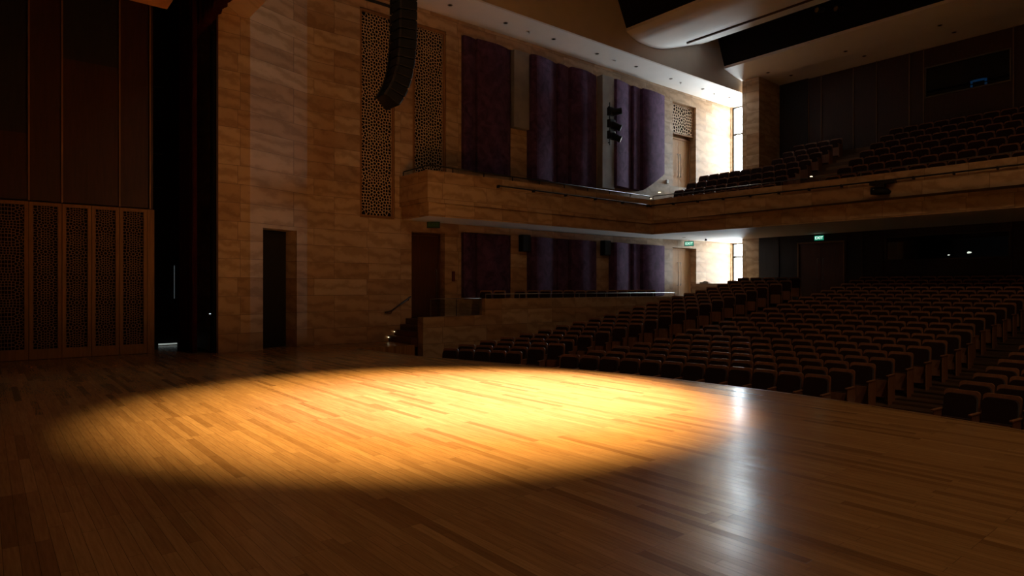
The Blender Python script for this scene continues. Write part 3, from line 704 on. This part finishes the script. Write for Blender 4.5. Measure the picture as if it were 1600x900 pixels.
# lamp on the rear balcony front
t = empty('moving_head_light', (-8.3, 21.86, 5.11))
mb = MB(); mb.box(-.28, .45, -.1, .12, -.12, -.028); mb.obj('clamp_bar', DARKMETAL, t, bevel=.01)
mb = MB(); mb.box(-.12, .16, -.1, .1, -.22, -.12); mb.obj('base', DARKMETAL, t, bevel=.015)
mb = MB(); mb.tube([(-.24, -.06, -.31), (-.05, -.02, -.32), (.2, .02, -.36), (.3, .04, -.40)], [.11, .13, .10, .05], 12); hd = mb.obj('head', SPEAKER, t, smooth=True)
mb = MB(); mb.tube([(-.12, -.17, -.28), (-.12, -.185, -.28)], .02, 8); mb.obj('lens', plain('small_clear_lens', (.3, .33, .3), .1), hd)
tag(t, 'black stage lamp clamped to the rear balcony front', 'stage light')
# three wall lights on a vertical pole between the velvet panels
mb = MB(); mb.box(WX+.40, WX+.43, 20.22, 20.25, 7.7, 9.5); mb.box(WX+.332, WX+.40, 20.22, 20.25, 9.3, 9.34); mb.box(WX+.332, WX+.40, 20.22, 20.25, 7.8, 7.84)
tag(mb.obj('wall_light_pole', DARKMETAL), 'thin vertical pole carrying three stage lights between velvet panels', 'pole')
def wl(z, tilt, mat, label):
    t = empty('wall_stage_light', (WX+.51, 20.24, z))
    mb = MB(); mb.box(-.08, .1, -.2, .14, -.14, .2); mb.obj('bracket', DARKMETAL, t, bevel=.02)
    d = Vector((.6, .55, tilt)).normalized()
    mb = MB(); mb.tube([d*-.12, d*.05, d*.3, d*.42], [.11, .16, .13, .15], 12); mb.obj('head', SPEAKER, t, smooth=True)
    mb = MB(); mb.tube([d*.421, d*.43], .12, 12); mb.obj('lens', mat, t)
    tag(t, label, 'stage light', 'stage lights on the wall pole')
wl(9.05, .1, GRILLE, 'black stage light on the wall pole, topmost of three'); wl(8.55, -.35, GRILLE, 'black stage light on the wall pole, middle of three')
wl(8.08, -.35, STEEL, 'stage light with a shiny silver front on the wall pole, lowest of three')
# wall speakers under the balcony
for y, lab in ((15.78, 'black box speaker on the wall under the balcony, nearer the stage'), (20.28, 'black box speaker on the wall under the balcony, further from the stage')):
    t = empty('wall_speaker', (WX+.14, y, 3.1)); mb = MB(); mb.box(-.12, .14, -.2, .2, 0, .62); mb.obj('cabinet', SPEAKER, t, bevel=.02)
    mb = MB(); mb.box(.141, .15, -.18, .18, .03, .59); mb.obj('grille', GRILLE, t); mb = MB(); mb.box(-.135, -.12, -.05, .05, .2, .4); mb.obj('bracket', DARKMETAL, t)
    tag(t, lab, 'speaker', 'wall speakers under the balcony')

# ------------------------------------------------------------------ hanging line array
t = empty('line_array_speaker', (-14.6, 8.35, 10.3))
ang = [0, 0, 0, 0, 0, 0, .4, .8, 1, 1.5, 2, 3, 4.5, 6, 7, 8]
p = Vector((0, 0, 0)); th = 0
cab = MB(); wf, wr, dp, hh = .36, .24, .42, .236
cab.v += [(-wf, dp/2, 0), (wf, dp/2, 0), (wr, -dp/2, -.012), (-wr, -dp/2, -.012), (-wf, dp/2, -hh), (wf, dp/2, -hh), (wr, -dp/2, -hh+.012), (-wr, -dp/2, -hh+.012)]
cab.f += [(0, 1, 2, 3), (7, 6, 5, 4), (0, 4, 5, 1), (1, 5, 6, 2), (2, 6, 7, 3), (3, 7, 4, 0)]; cab.m += [0]*6
cabme = cab.mesh('speaker_cabinet', SPEAKER, bevel=.012, seg=1)
grl = MB(); grl.box(-wf+.02, wf-.02, dp/2+.001, dp/2+.012, -hh+.02, -.02); grme = grl.mesh('grille', GRILLE)
hw_ = MB()
for s in (-1, 1): hw_.box(s*.25-.02, s*.25+.02, -dp/2-.03, -dp/2+.02, -hh-.02, -.05)
hwme = hw_.mesh('rigging_plate', plain('worn_rigging_metal', (.03, .027, .025), .45, metal=.5))
for k, a in enumerate(ang):
    th += math.radians(a)*1.0
    c = mobj('speaker_cabinet', cabme, t); c.location = p; c.rotation_euler = (-th, 0, 0)
    g = mobj('grille', grme, c); r_ = mobj('rigging_plate', hwme, c)
    p = p+Vector((0, -math.sin(th), -math.cos(th)))*(hh+.012)
mb = MB(); mb.box(-.3, .3, -.45, .35, .03, .1); mb.obj('flying_frame', DARKMETAL, t, bevel=.01)
mb = MB(); mb.tube([(0, .1, .1), (0, .1, 4.1)], .012); mb.tube([(0, -.25, .1), (0, -.25, 4.1)], .012); mb.obj('hanging_chain', DARKMETAL, t)
mb = MB(); mb.box(-.25, -.2, -.95, -.2, -1.33, -1.27); mb.box(.2, .25, -.95, -.2, -1.33, -1.27); mb.box(-.25, .25, -.98, -.92, -1.33, -1.27); mb.obj('pull_back_bar', DARKMETAL, t)
tag(t, 'long black curved line array speaker hanging before the stone wall', 'speaker')

# ------------------------------------------------------------------ low stone parapet, gallery floor, stairs
mb = MB(); mb.box(BX-.32, BX, 10.34, 12.71, -.95, .82); mb.box(BX-.32, BX, 12.71, 23.2, -.95, 1.365); st(mb.obj('wall_gallery_parapet', STONE))
mb = MB(); mb.box(WX-.5, BX-.3, 10.93, 23.4, -.9, .72)
for k in range(4): mb.box(WX, BX-.05, 23.4+.3*k, 23.7+.3*k, -.9, .86+.145*k)
mb.box(WX-.7, BX, 24.4, 30.05, .9, 1.3); st(mb.obj('floor_gallery', TIER))
mb = MB()
for k in range(4): mb.box(WX+.01, BX-.33, 10.1+.21*k, 10.94, .18*k if k else -.1, .18*(k+1))
st(mb.obj('floor_stage_steps', wood_mat('dark_step_wood', (.09, .035, .02), (.13, .05, .03), .4, vertical=False)))
mb = MB(); mb.box(WX, -15.6, 26.5, 26.75, 1.2, 1.93); st(mb.obj('wall_rear_low', STONE))
mb = MB(); mb.box(-18.1, -17.65, 26.53, 26.7, 1.93, 2.0); mb.tube([(-17.95, 26.6, 1.99), (-17.85, 26.6, 2.04), (-17.7, 26.6, 2.0)], .03, 8); tag(mb.obj('folded_cloth', plain('pale_cloth', (.35, .32, .27), .9)), 'small pale bundle lying on the low stone wall before the window', 'cloth')
def put_dot(x, y, z, lab, grp, s=.035):
    t = empty('step_light', (x, y, z)); mb = MB(); mb.box(-s, s, -s, s, -s*.7, s*.7); mb.obj('housing', DARKMETAL, t)
    mb = MB(); mb.box(-s*.7, s*1.05, -s*1.15, -s, -s*.4, s*.4); mb.box(s, s*1.15, -s*.7, s*.7, -s*.4, s*.4); mb.obj('lens', WARMDOT, t); tag(t, lab, 'step light', grp)
put_dot(WX+.02, 10.10, .13, 'tiny glowing step light, lowest of three beside the stage steps', 'step lights by the stage steps', .02)
put_dot(WX+.02, 10.32, .30, 'tiny glowing step light, middle of three beside the stage steps', 'step lights by the stage steps', .02)
put_dot(WX+.02, 10.86, .70, 'tiny glowing step light, highest of three beside the stage steps', 'step lights by the stage steps', .024)
put_dot(-17.83, 22.5, 5.62, 'tiny glowing step light, lower one on the upper steps by the side wall', 'step lights on the balcony', .03)
put_dot(-17.83, 23.1, 5.95, 'tiny glowing step light, higher one on the upper steps by the side wall', 'step lights on the balcony', .04)
for j, w_ in ((1, 'lowest'), (2, 'middle'), (3, 'highest')): put_dot(-12.2, yb0(j)+.1, zb(j)+.12, f'tiny glowing step light, {w_} of three beside the balcony aisle', 'step lights on the balcony', .035)
# handrail
t = empty('stair_handrail', (WX+.02, 9.9, .94)); mb = MB(); mb.tube([(.07, .03, 0), (.07, .24, .03), (.07, .98, .50)], .024, 8); mb.obj('rail', DARKWOOD, t, smooth=True)
for (yy, zz) in ((.26, .03), (.9, .44)): mb = MB(); mb.tube([(-.02, yy, zz-.07), (.06, yy, zz-.07), (.07, yy, zz)], .009, 6); mb.obj('bracket', DARKMETAL, t)
tag(t, 'dark sloping handrail on the stone wall above the stage steps', 'handrail')
rail('gallery_rail', [(-17.02, 12.85), (-17.02, 23.1)], 1.52, 1.36, 1.3, 'thin metal rail on the higher stone parapet below the balcony', r=.012, mat=STEEL)
t = rail('gallery_rail', [(-17.02, 10.7), (-17.02, 12.66)], 1.38, .815, .98, 'glass railing on the lower step of the stone parapet', r=.012, mat=bpy.data.materials['satin_rail_metal'])
mb = MB(); mb.box(-.004, .004, .03, 1.93, .03, .53); mb.obj('glass_pane', glass_mat('rail_glass', (.9, .93, .9), .07), t)
# call point and small wall fittings
mb = MB(); mb.box(WX, WX+.04, 12.56, 12.68, 1.96, 2.3); tag(mb.obj('fire_alarm_box', RED, bevel=.01), 'small dull red alarm box on the stone beside the dark door', 'alarm box')
mb = MB(); mb.box(WX, WX+.05, 24.58, 24.74, 6.6, 6.78); tag(mb.obj('wall_socket_box', WHITE, bevel=.01), 'small white box on the stone wall beside the upper oak door', 'wall fitting')

# ------------------------------------------------------------------ stage left: shell wall, wings, curtains
mb = MB(); mb.box(-19.5, -19.2, -7, 3.45, 0, 14.3); st(mb.obj('wall_stage_left', DARKWOOD))
mb = MB()
bounds = [(-.75, .81), (.81, 1.46), (1.46, 2.07), (2.07, 2.67), (2.67, 3.30)]
shell_lab = ['broad carved oak stage screen furthest from the curtain', 'carved oak stage screen, fourth from the wing opening', 'carved oak stage screen in the middle of the row', 'carved oak stage screen, second from the wing opening', 'carved oak stage screen nearest the wing opening']
protos = {}
for i, (a, b) in enumerate(bounds):
    t = framed('stage_screen_panel', b-a-.012, 3.77, .075, LATDARK, FRAMEWOOD, .62, .062, .0085, (-19.1, (a+b)/2, .01), PI/2, .09, bottom=.24)
    tag(t, shell_lab[i], 'screen', 'carved screens along the stage side')
mb = MB(); mb.box(-19.19, -19.08, 3.30, 3.46, 0, 3.78); t = mb.obj('screen_end_post', FRAMEWOOD); tag(t, 'plain oak end post of the carved stage screens beside the wing opening', 'post')
# dark wall above: panels with slim battens
for i, (a, b) in enumerate(((-.75, .81), (.81, 1.46), (1.46, 2.67), (2.67, 3.34))):
    mb = MB(); zz = 3.82
    cut = (5.4, None, 7.35, None)[i]
    mb.box(-19.19, -19.12, a+.02, b-.02, zz, cut or 13.9)
    o = mb.obj('stage_wall_panel', wood_mat('chestnut_stage_panel', (.04, .011, .005), (.06, .018, .009), .5) if i == 0 else bpy.data.materials['chestnut_stage_panel'])
    if cut: m2 = MB(); m2.box(-19.19, -19.14, a+.02, b-.02, cut+.004, 13.9); m2.obj('upper_board', NAVYPANEL, o)
    tag(o, ['dark brown wall panel above the broad carved screen', 'narrow dark brown wall panel between two battens, further from the wing', 'wide dark brown wall panel with a stepped joint', 'narrow dark brown wall panel nearest the wing'][i], 'wall panel', 'brown panels above the stage screens')
for i, y in enumerate((.81, 1.46, 2.67, 3.36)):
    mb = MB(); mb.box(-19.19, -19.07, y-.018, y+.018, 3.80, 13.9)
    o = mb.obj('wall_batten', TRIMWOOD); tag(o, f'slim oak batten on the dark stage wall, {["fourth", "third", "second", "first"][i]} from the wing opening', 'batten', 'oak battens on the stage wall')
# wings
mb = MB(); mb.box(-23.5, -23.3, -7, 7.4, 0, 14.3); mb.box(-23.5, -19.4, 7.3, 7.5, 0, 14.3); mb.box(-23.4, -19.5, -7.1, -6.9, 0, 14.3); st(mb.obj('wall_wing', BLACK))
mb = MB(); mb.box(-21.6, -21.5, 3.2, 5.2, 0, 12); st(mb.obj('wall_wing_black', BLACK))
mb = MB(); mb.box(-21.48, -21.44, 4.0, 4.5, .02, .06); t = mb.obj('floor_light_strip', emit('cool_strip_glow', (.75, .85, .8), .16)); tag(t, 'faint pale light line on the floor deep inside the wing', 'light')
mb = MB(); mb.box(-21.48, -21.45, 4.42, 4.435, 1.4, 2.4); t = mb.obj('wing_light_gap', emit('cool_gap_glow', (.45, .55, .6), .05)); tag(t, 'thin vertical sliver of pale light deep inside the wing', 'light')
mb = MB()
for z in (4.7, 5.7, 6.7, 7.7): mb.box(-21.48, -21.4, 3.6, 4.1, z, z+.012)
t = mb.obj('wing_wall_ledges', DARKMETAL); tag(t, 'faint thin metal rungs on the black wing wall', 'rungs')

def folds(name, x0, x1, y, z0, z1, pitch, amp, mat, scallop=False):
    mb = MB(); n = int((x1-x0)/pitch*10); prev = None
    for i in range(n+1):
        s = i/n; x = x0+(x1-x0)*s; ph = 2*PI*(x-x0)/pitch
        yy = y+amp*math.sin(ph)+.25*amp*math.sin(ph*.37+1)
        zb_ = z0+(.09*abs(math.sin(ph/2)) if scallop else 0)
        cur = (x, yy, zb_)
        if prev:
            mb.quad(prev, cur, (cur[0], cur[1], z1), (prev[0], prev[1], z1))
            mb.quad((prev[0], prev[1]+.02, prev[2]), (cur[0], cur[1]+.02, cur[2]), (cur[0], cur[1]+.02, z1), (prev[0], prev[1]+.02, z1))
            mb.quad(prev, cur, (cur[0], cur[1]+.02, cur[2]), (prev[0], prev[1]+.02, prev[2]))
        prev = cur
    return mb.obj(name, mat, fix=False, smooth=True)
t = folds('stage_curtain', -20.0, -18.32, 4.28, .02, 12, .21, .07, CURTAIN); tag(t, 'tall dark red stage curtain gathered in folds beside the proscenium', 'curtain')
t = folds('border_curtain', -20.0, 5.5, 4.5, 8.62, 12, .17, .10, CURTAIN, True); tag(t, 'dark red border curtain with a scalloped hem under the proscenium lintel', 'curtain')
mb = MB(); mb.box(-18.30, -18.24, 4.55, 4.60, 0, 8.5); t = mb.obj('black_leg_curtain', BLACK); 
tag(folds('black_leg_curtain', -18.30, -17.98, 4.64, .02, 8.5, .12, .03, BLACK), 'narrow black masking curtain between red curtain and stone pier', 'curtain')
bpy.data.objects.remove(t)
mb = MB(); mb.tube([(-18.15, 4.575, 1.04), (-18.15, 4.63, 1.04)], .014, 6); tag(mb.obj('indicator_lamp', emit('indicator_glow', (.7, .9, 1), .5)), 'tiny pale indicator lamp on the black masking curtain', 'light')
# orchestra ceiling reflector whose corner shows top left
mb = MB(); mb.box(-16.13, -6, -3.5, 3.18, 8.0, 8.08); o = mb.obj('ceiling_reflector', wood_mat('reflector_oak', (.42, .20, .08), (.52, .27, .11), .4, vertical=False), bevel=.01)
tag(o, 'flat oak ceiling reflector hanging over the stage, its corner just showing', 'ceiling panel')

# ------------------------------------------------------------------ audience floor
KN = 21
zt = [.07, .13, .2, .26, .34, .43, .53, .62, .72, .83, .95, 1.07, 1.19, 1.31, 1.42, 1.53, 1.65, 1.77, 1.9, 2.03, 2.16]
SH = .92
zf = [z-SH for z in zt]
ry = lambda k: 12.2+.755*k
def ay(k, x, off=0):
    dx = abs(x+5); return ry(k)+off-20.+math.sqrt(max(400-dx*dx, 0))
AX = [BX+(EX-BX)*i/40 for i in range(41)]
mb = MB(); mb.quad((BX-.1, 7.5, zf[0]), (EX, 7.5, zf[0]), (EX, 13, zf[0]), (BX-.1, 13, zf[0]))
for k in range(1, KN):
    for i in range(len(AX)-1):
        a, b = AX[i], AX[i+1]
        mb.quad((a, ay(k, a, -.5), zf[k-1]), (b, ay(k, b, -.5), zf[k-1]), (b, ay(k, b, -.5), zf[k]), (a, ay(k, a, -.5), zf[k]))
        ya, yb_ = (ay(k+1, a, -.5), ay(k+1, b, -.5)) if k < KN-1 else (28.2, 28.2)
        mb.quad((a, ay(k, a, -.5), zf[k]), (b, ay(k, b, -.5), zf[k]), (b, yb_, zf[k]), (a, ya, zf[k]))
st(mb.obj('floor_audience', TIER, fix=False))
mb = MB()
for k in range(1, KN):
    for (xa, xb) in ((-5.25, -3.75), (-12.4, -11.9)):
        mb.box(xa, xb, ay(k, (xa+xb)/2, -.5)-.02, ay(k, (xa+xb)/2, -.5)+.30, zf[k]-.02, zf[k]+.006)
        mb.box(xa, xb, ay(k, (xa+xb)/2, -.5)-.36, ay(k, (xa+xb)/2, -.5), zf[k-1], (zf[k]+zf[k-1])/2+.01)
st(mb.obj('floor_aisle_steps', wood_mat('aisle_step_dark', (.06, .034, .02), (.10, .055, .03), .4, vertical=False)))
put_dot(-5.18, 13.2, -.55, 'tiny step light on the end of a seat row beside the centre aisle', 'step lights in the stalls', .02)

# room shell out of view
mb = MB(); mb.box(EX, EX+.2, -7.2, 31, -1.3, 14.5); st(mb.obj('wall_right', STONE))
mb = MB(); mb.box(-19.5, EX, -7.2, -7.0, -1.3, 14.5); st(mb.obj('wall_stage_rear', DARKWOOD))
mb = MB(); mb.box(-24, EX+.2, -7.2, 31, -1.35, -1.25); st(mb.obj('floor_slab', BLACK))
mb = MB(); mb.box(-15.7, EX+.2, 30.9, 31, -1.3, 14.5); mb.box(-24, WX-.75, 7.4, 31, -1.3, -1.2); mb.box(BX, EX, 30.45, 30.5, 11.5, 14.5); st(mb.obj('wall_outer', BLACK))
mb = MB(); mb.box(WX-1.0, WX-.8, 7.3, 30.4, -1.3, 14.5); mb.box(-15.9, EX, 28.2, 28.25, -1, 1.0); mb.box(WX-.05, BX-.05, 30.3, 30.4, SOF, 14.5); mb.box(WX-.2, -16.7, 30.26, 30.32, 4.05, 6.6); mb.box(WX-.2, -16.7, 30.26, 30.32, -1, 1.33); st(mb.obj('wall_outer_side', BLACK))
# added unseen window surrounds with long fins that cut daylight on the side wall
mb = MB()
for z0, z1 in ((1.3, 4.05), (6.6, 11.15)):
    mb.box(WX-.2, WX, 30.3, 30.6, z0-.1, z1+.1); mb.box(-16.70, -16.50, 30.3, 35.2, z0-1, z1+3)
    mb.box(WX, -16.72, 30.3, 30.6, z0-.2, z0); mb.box(WX, -16.72, 30.3, 30.6, z1, z1+.2)
st(mb.obj('wall_added_daylight_fin', plain('grey_added_fin', (.25, .25, .25), .8)))

# ------------------------------------------------------------------ seats
def rr(mb, x0, x1, z0, z1, y0, y1, r, n=4, top_only=False):
    """rounded plate: outline in x/z, thickness y0..y1"""
    pts = []
    for (cx, cz, a0) in ((x1-r, z1-r, 0), (x0+r, z1-r, PI/2)): pts += [(cx+r*math.cos(a0+PI/2*i/n), cz+r*math.sin(a0+PI/2*i/n)) for i in range(n+1)]
    rb = .01
    pts += [(x0, z0), (x1, z0)]
    mb.prism([(p[0], p[1]) for p in pts], y0, y1, 'y')
def seat_parts():
    R = {}
    mb = MB(); rr(mb, -.25, .25, .40, .92, .015, .06, .06); R['back_shell'] = (mb, SEATWOOD)
    mb = MB(); rr(mb, -.23, .23, .44, .868, -.055, .022, .085); R['backrest'] = (mb, SEATFAB)
    mb = MB(); rr(mb, -.215, .215, .12, .50, -.16, -.09, .03); R['seat'] = (mb, SEATFAB)
    mb = MB(); rr(mb, -.20, .20, .13, .485, -.178, -.161, .03); R['seat_shell'] = (mb, SEATWOOD)
    mb = MB(); mb.box(.236, .286, -.36, .02, .585, .612); R['armrest'] = (mb, SEATWOOD)
    mb = MB(); mb.box(.247, .275, -.30, .04, 0, .585); R['side_panel'] = (mb, SEATWOOD)
    return R
RP = seat_parts()
def lean(mb):  # recline the back a little
    for i, (x, y, z) in enumerate(mb.v):
        if z > .4: mb.v[i] = (x, y+(z-.4)*.12, z)
lean(RP['back_shell'][0]); lean(RP['backrest'][0])
PART_ME = {k: mb.mesh(k, m, bevel=(.006 if k in ('armrest', 'side_panel') else 0), seg=1) for k, (mb, m) in RP.items()}
one = MB()
for k, (mb, m) in RP.items():
    i = len(one.v); one.v += mb.v; one.f += [tuple(i+q for q in f) for f in mb.f]; one.m += [0 if m is SEATWOOD else 1]*len(mb.f)
ONE_ME = one.mesh('auditorium_seat', [SEATWOOD, SEATFAB])
seats = []   # x, y, z, rot, width scale, label, left end, group
block_w = {'M': 'middle block', 'L': 'side block', 'R': 'far block', 'BL': 'upper side block', 'BR': 'upper main block', 'G': 'gallery'}
def arcrow(k, xa, xb, n, block, end='aisle'):
    out = []; tot = xb-xa
    for i in range(n):
        x = xa+tot*(i+.5)/n; y = ay(k, x); sl = (x+5)/math.sqrt(400-(x+5)**2)
        ang = -math.atan(sl); wd = tot/n/math.cos(ang)/.535
        if block == 'M': lab = f'upholstered seat, row {NW[k]} of the middle block, {ordw[n-1-i]} from the centre aisle'
        elif block == 'L': lab = f'upholstered seat, row {NW[k]} of the side block, {ordw[i]} from the stone parapet side'
        else: lab = f'upholstered seat, row {NW[k]} beyond the centre aisle, {ordw[i]} from that aisle'
        seats.append([x, y, zf[k], ang, min(wd, 1.06), lab, i == 0, {'M': 'stalls seats, middle block', 'L': 'stalls seats, side block', 'R': 'stalls seats beyond the centre aisle'}[block], i == n-1])
NW = ['one', 'two', 'three', 'four', 'five', 'six', 'seven', 'eight', 'nine', 'ten', 'eleven', 'twelve', 'thirteen', 'fourteen', 'fifteen', 'sixteen', 'seventeen', 'eighteen', 'nineteen', 'twenty', 'twenty-one']
mr = [-5.5, -5.38, -5.30, -5.22, -5.13, -5.03, -4.95, -4.9, -4.87, -5.02, -5.0, -4.95, -4.9, -4.86, -4.85, -4.86, -4.86, -4.86, -4.86, -4.86, -4.86]
ml = [-11.62, -11.50, -11.38, -11.30, -11.22, -11.1, -11.25, -11.2, -11.15, -11.15, -11.0, -11.0, -10.95, -10.95, -10.95, -10.9, -10.9, -10.9, -10.85, -10.85, -10.8]
lr = [-12.64, -12.6, -12.62]+[-12.9]*15+[-12.75, -12.75, -12.75]
for k in range(KN):
    n = 12 if k % 2 == 0 else 12
    if k >= 1: n = 12
    arcrow(k, ml[k], mr[k], 12 if (mr[k]-ml[k]) < 6.15 else 12, 'M')
    arcrow(k, -14.78 if k == 0 else -14.98, lr[k], 5 if k in (0,) or k > 2 else 5, 'L')
    nr = 3 if k < 4 else 4
    arcrow(k, -3.68, -3.68+.54*nr, nr, 'R')
# balcony seats, straight rows
for j in range(7):
    y = 23.0+.95*j; z = zb(j)
    xa = -17.72 if j <= 3 else -14.65
    n = round((-12.40-xa)/.535)
    if j == 0: xa, n = -17.6, 10
    for i in range(n):
        x = xa+(-12.40-xa)*(i+.5)/n
        seats.append([x, y, z, 0, 1, f'upholstered seat, row {NW[j]} of the small balcony block by the window, {ordw[n-1-i]} from the aisle', i == 0, 'balcony seats by the window', i == n-1])
    for i in range(16):
        x = -10.56+.535*(i+.5)
        seats.append([x, y, z, 0, 1, f'upholstered seat, row {NW[j]} of the main balcony block, {ordw[i]} from the aisle', i == 0, 'balcony seats, main block', i == 15])
gy = [13.4, 14.0]+[14.95+.62*i for i in range(13)]
for i, y in enumerate(gy):
    seats.append([-17.75, y, .72, PI/2-.8, .86, f'upholstered seat on the side gallery behind the parapet, {ordw[i]} from the stage', True, 'seats on the side gallery', False])

Fv = Vector((-math.sin(YAW), math.cos(YAW))); Rv = Vector((math.cos(YAW), math.sin(YAW)))
def inframe(x, y, z):
    d = x*Fv.x+y*Fv.y
    if d < .5: return False, d
    u = 800+1003*(x*Rv.x+y*Rv.y)/d; v = 450-1003*(z+.8-1.72)/d
    return (-25 < u < 1612 and -20 < v < 920), d
vis = []; rest = []
for s in seats:
    ok, d = inframe(*s[:3]); (vis if ok else rest).append((d, s))
vis.sort(key=lambda q: q[0]); chosen = vis[:300]; rest = [s for _, s in rest]+[s for _, s in vis[300:]]
first_full = None
for d, s in chosen:
    x, y, z, a, ws, lab, lend, grp, rend = s
    full = d < 19.5
    if full:
        t = empty('auditorium_seat', (x, y, z), a); t.scale = (ws, 1, 1)
        for k, me in PART_ME.items(): mobj(k, me, t)
        if lend:
            for k in ('armrest', 'side_panel'):
                o = mobj(k, PART_ME[k], t); o.location = (-.522, 0, 0)
    else:
        t = mobj('auditorium_seat', ONE_ME); t.location = (x, y, z); t.rotation_euler = (0, 0, a); t.scale = (ws, 1, 1)
    tag(t, lab, 'seat', grp)
mb = MB()
for s in rest:
    x, y, z, a, ws = s[:5]; M = Matrix.Translation((x, y, z)) @ Matrix.Rotation(a, 4, 'Z') @ Matrix.Diagonal((ws, 1, 1, 1))
    i = len(mb.v); mb.v += [tuple(M @ Vector(v)) for v in one.v]; mb.f += [tuple(i+q for q in f) for f in one.f]; mb.m += one.m
o = mb.obj('distant_auditorium_seats', [SEATWOOD, SEATFAB], fix=True)
tag(o, 'remaining rows of dark upholstered seats at the rear of the hall and balcony', 'seats', kind='stuff')
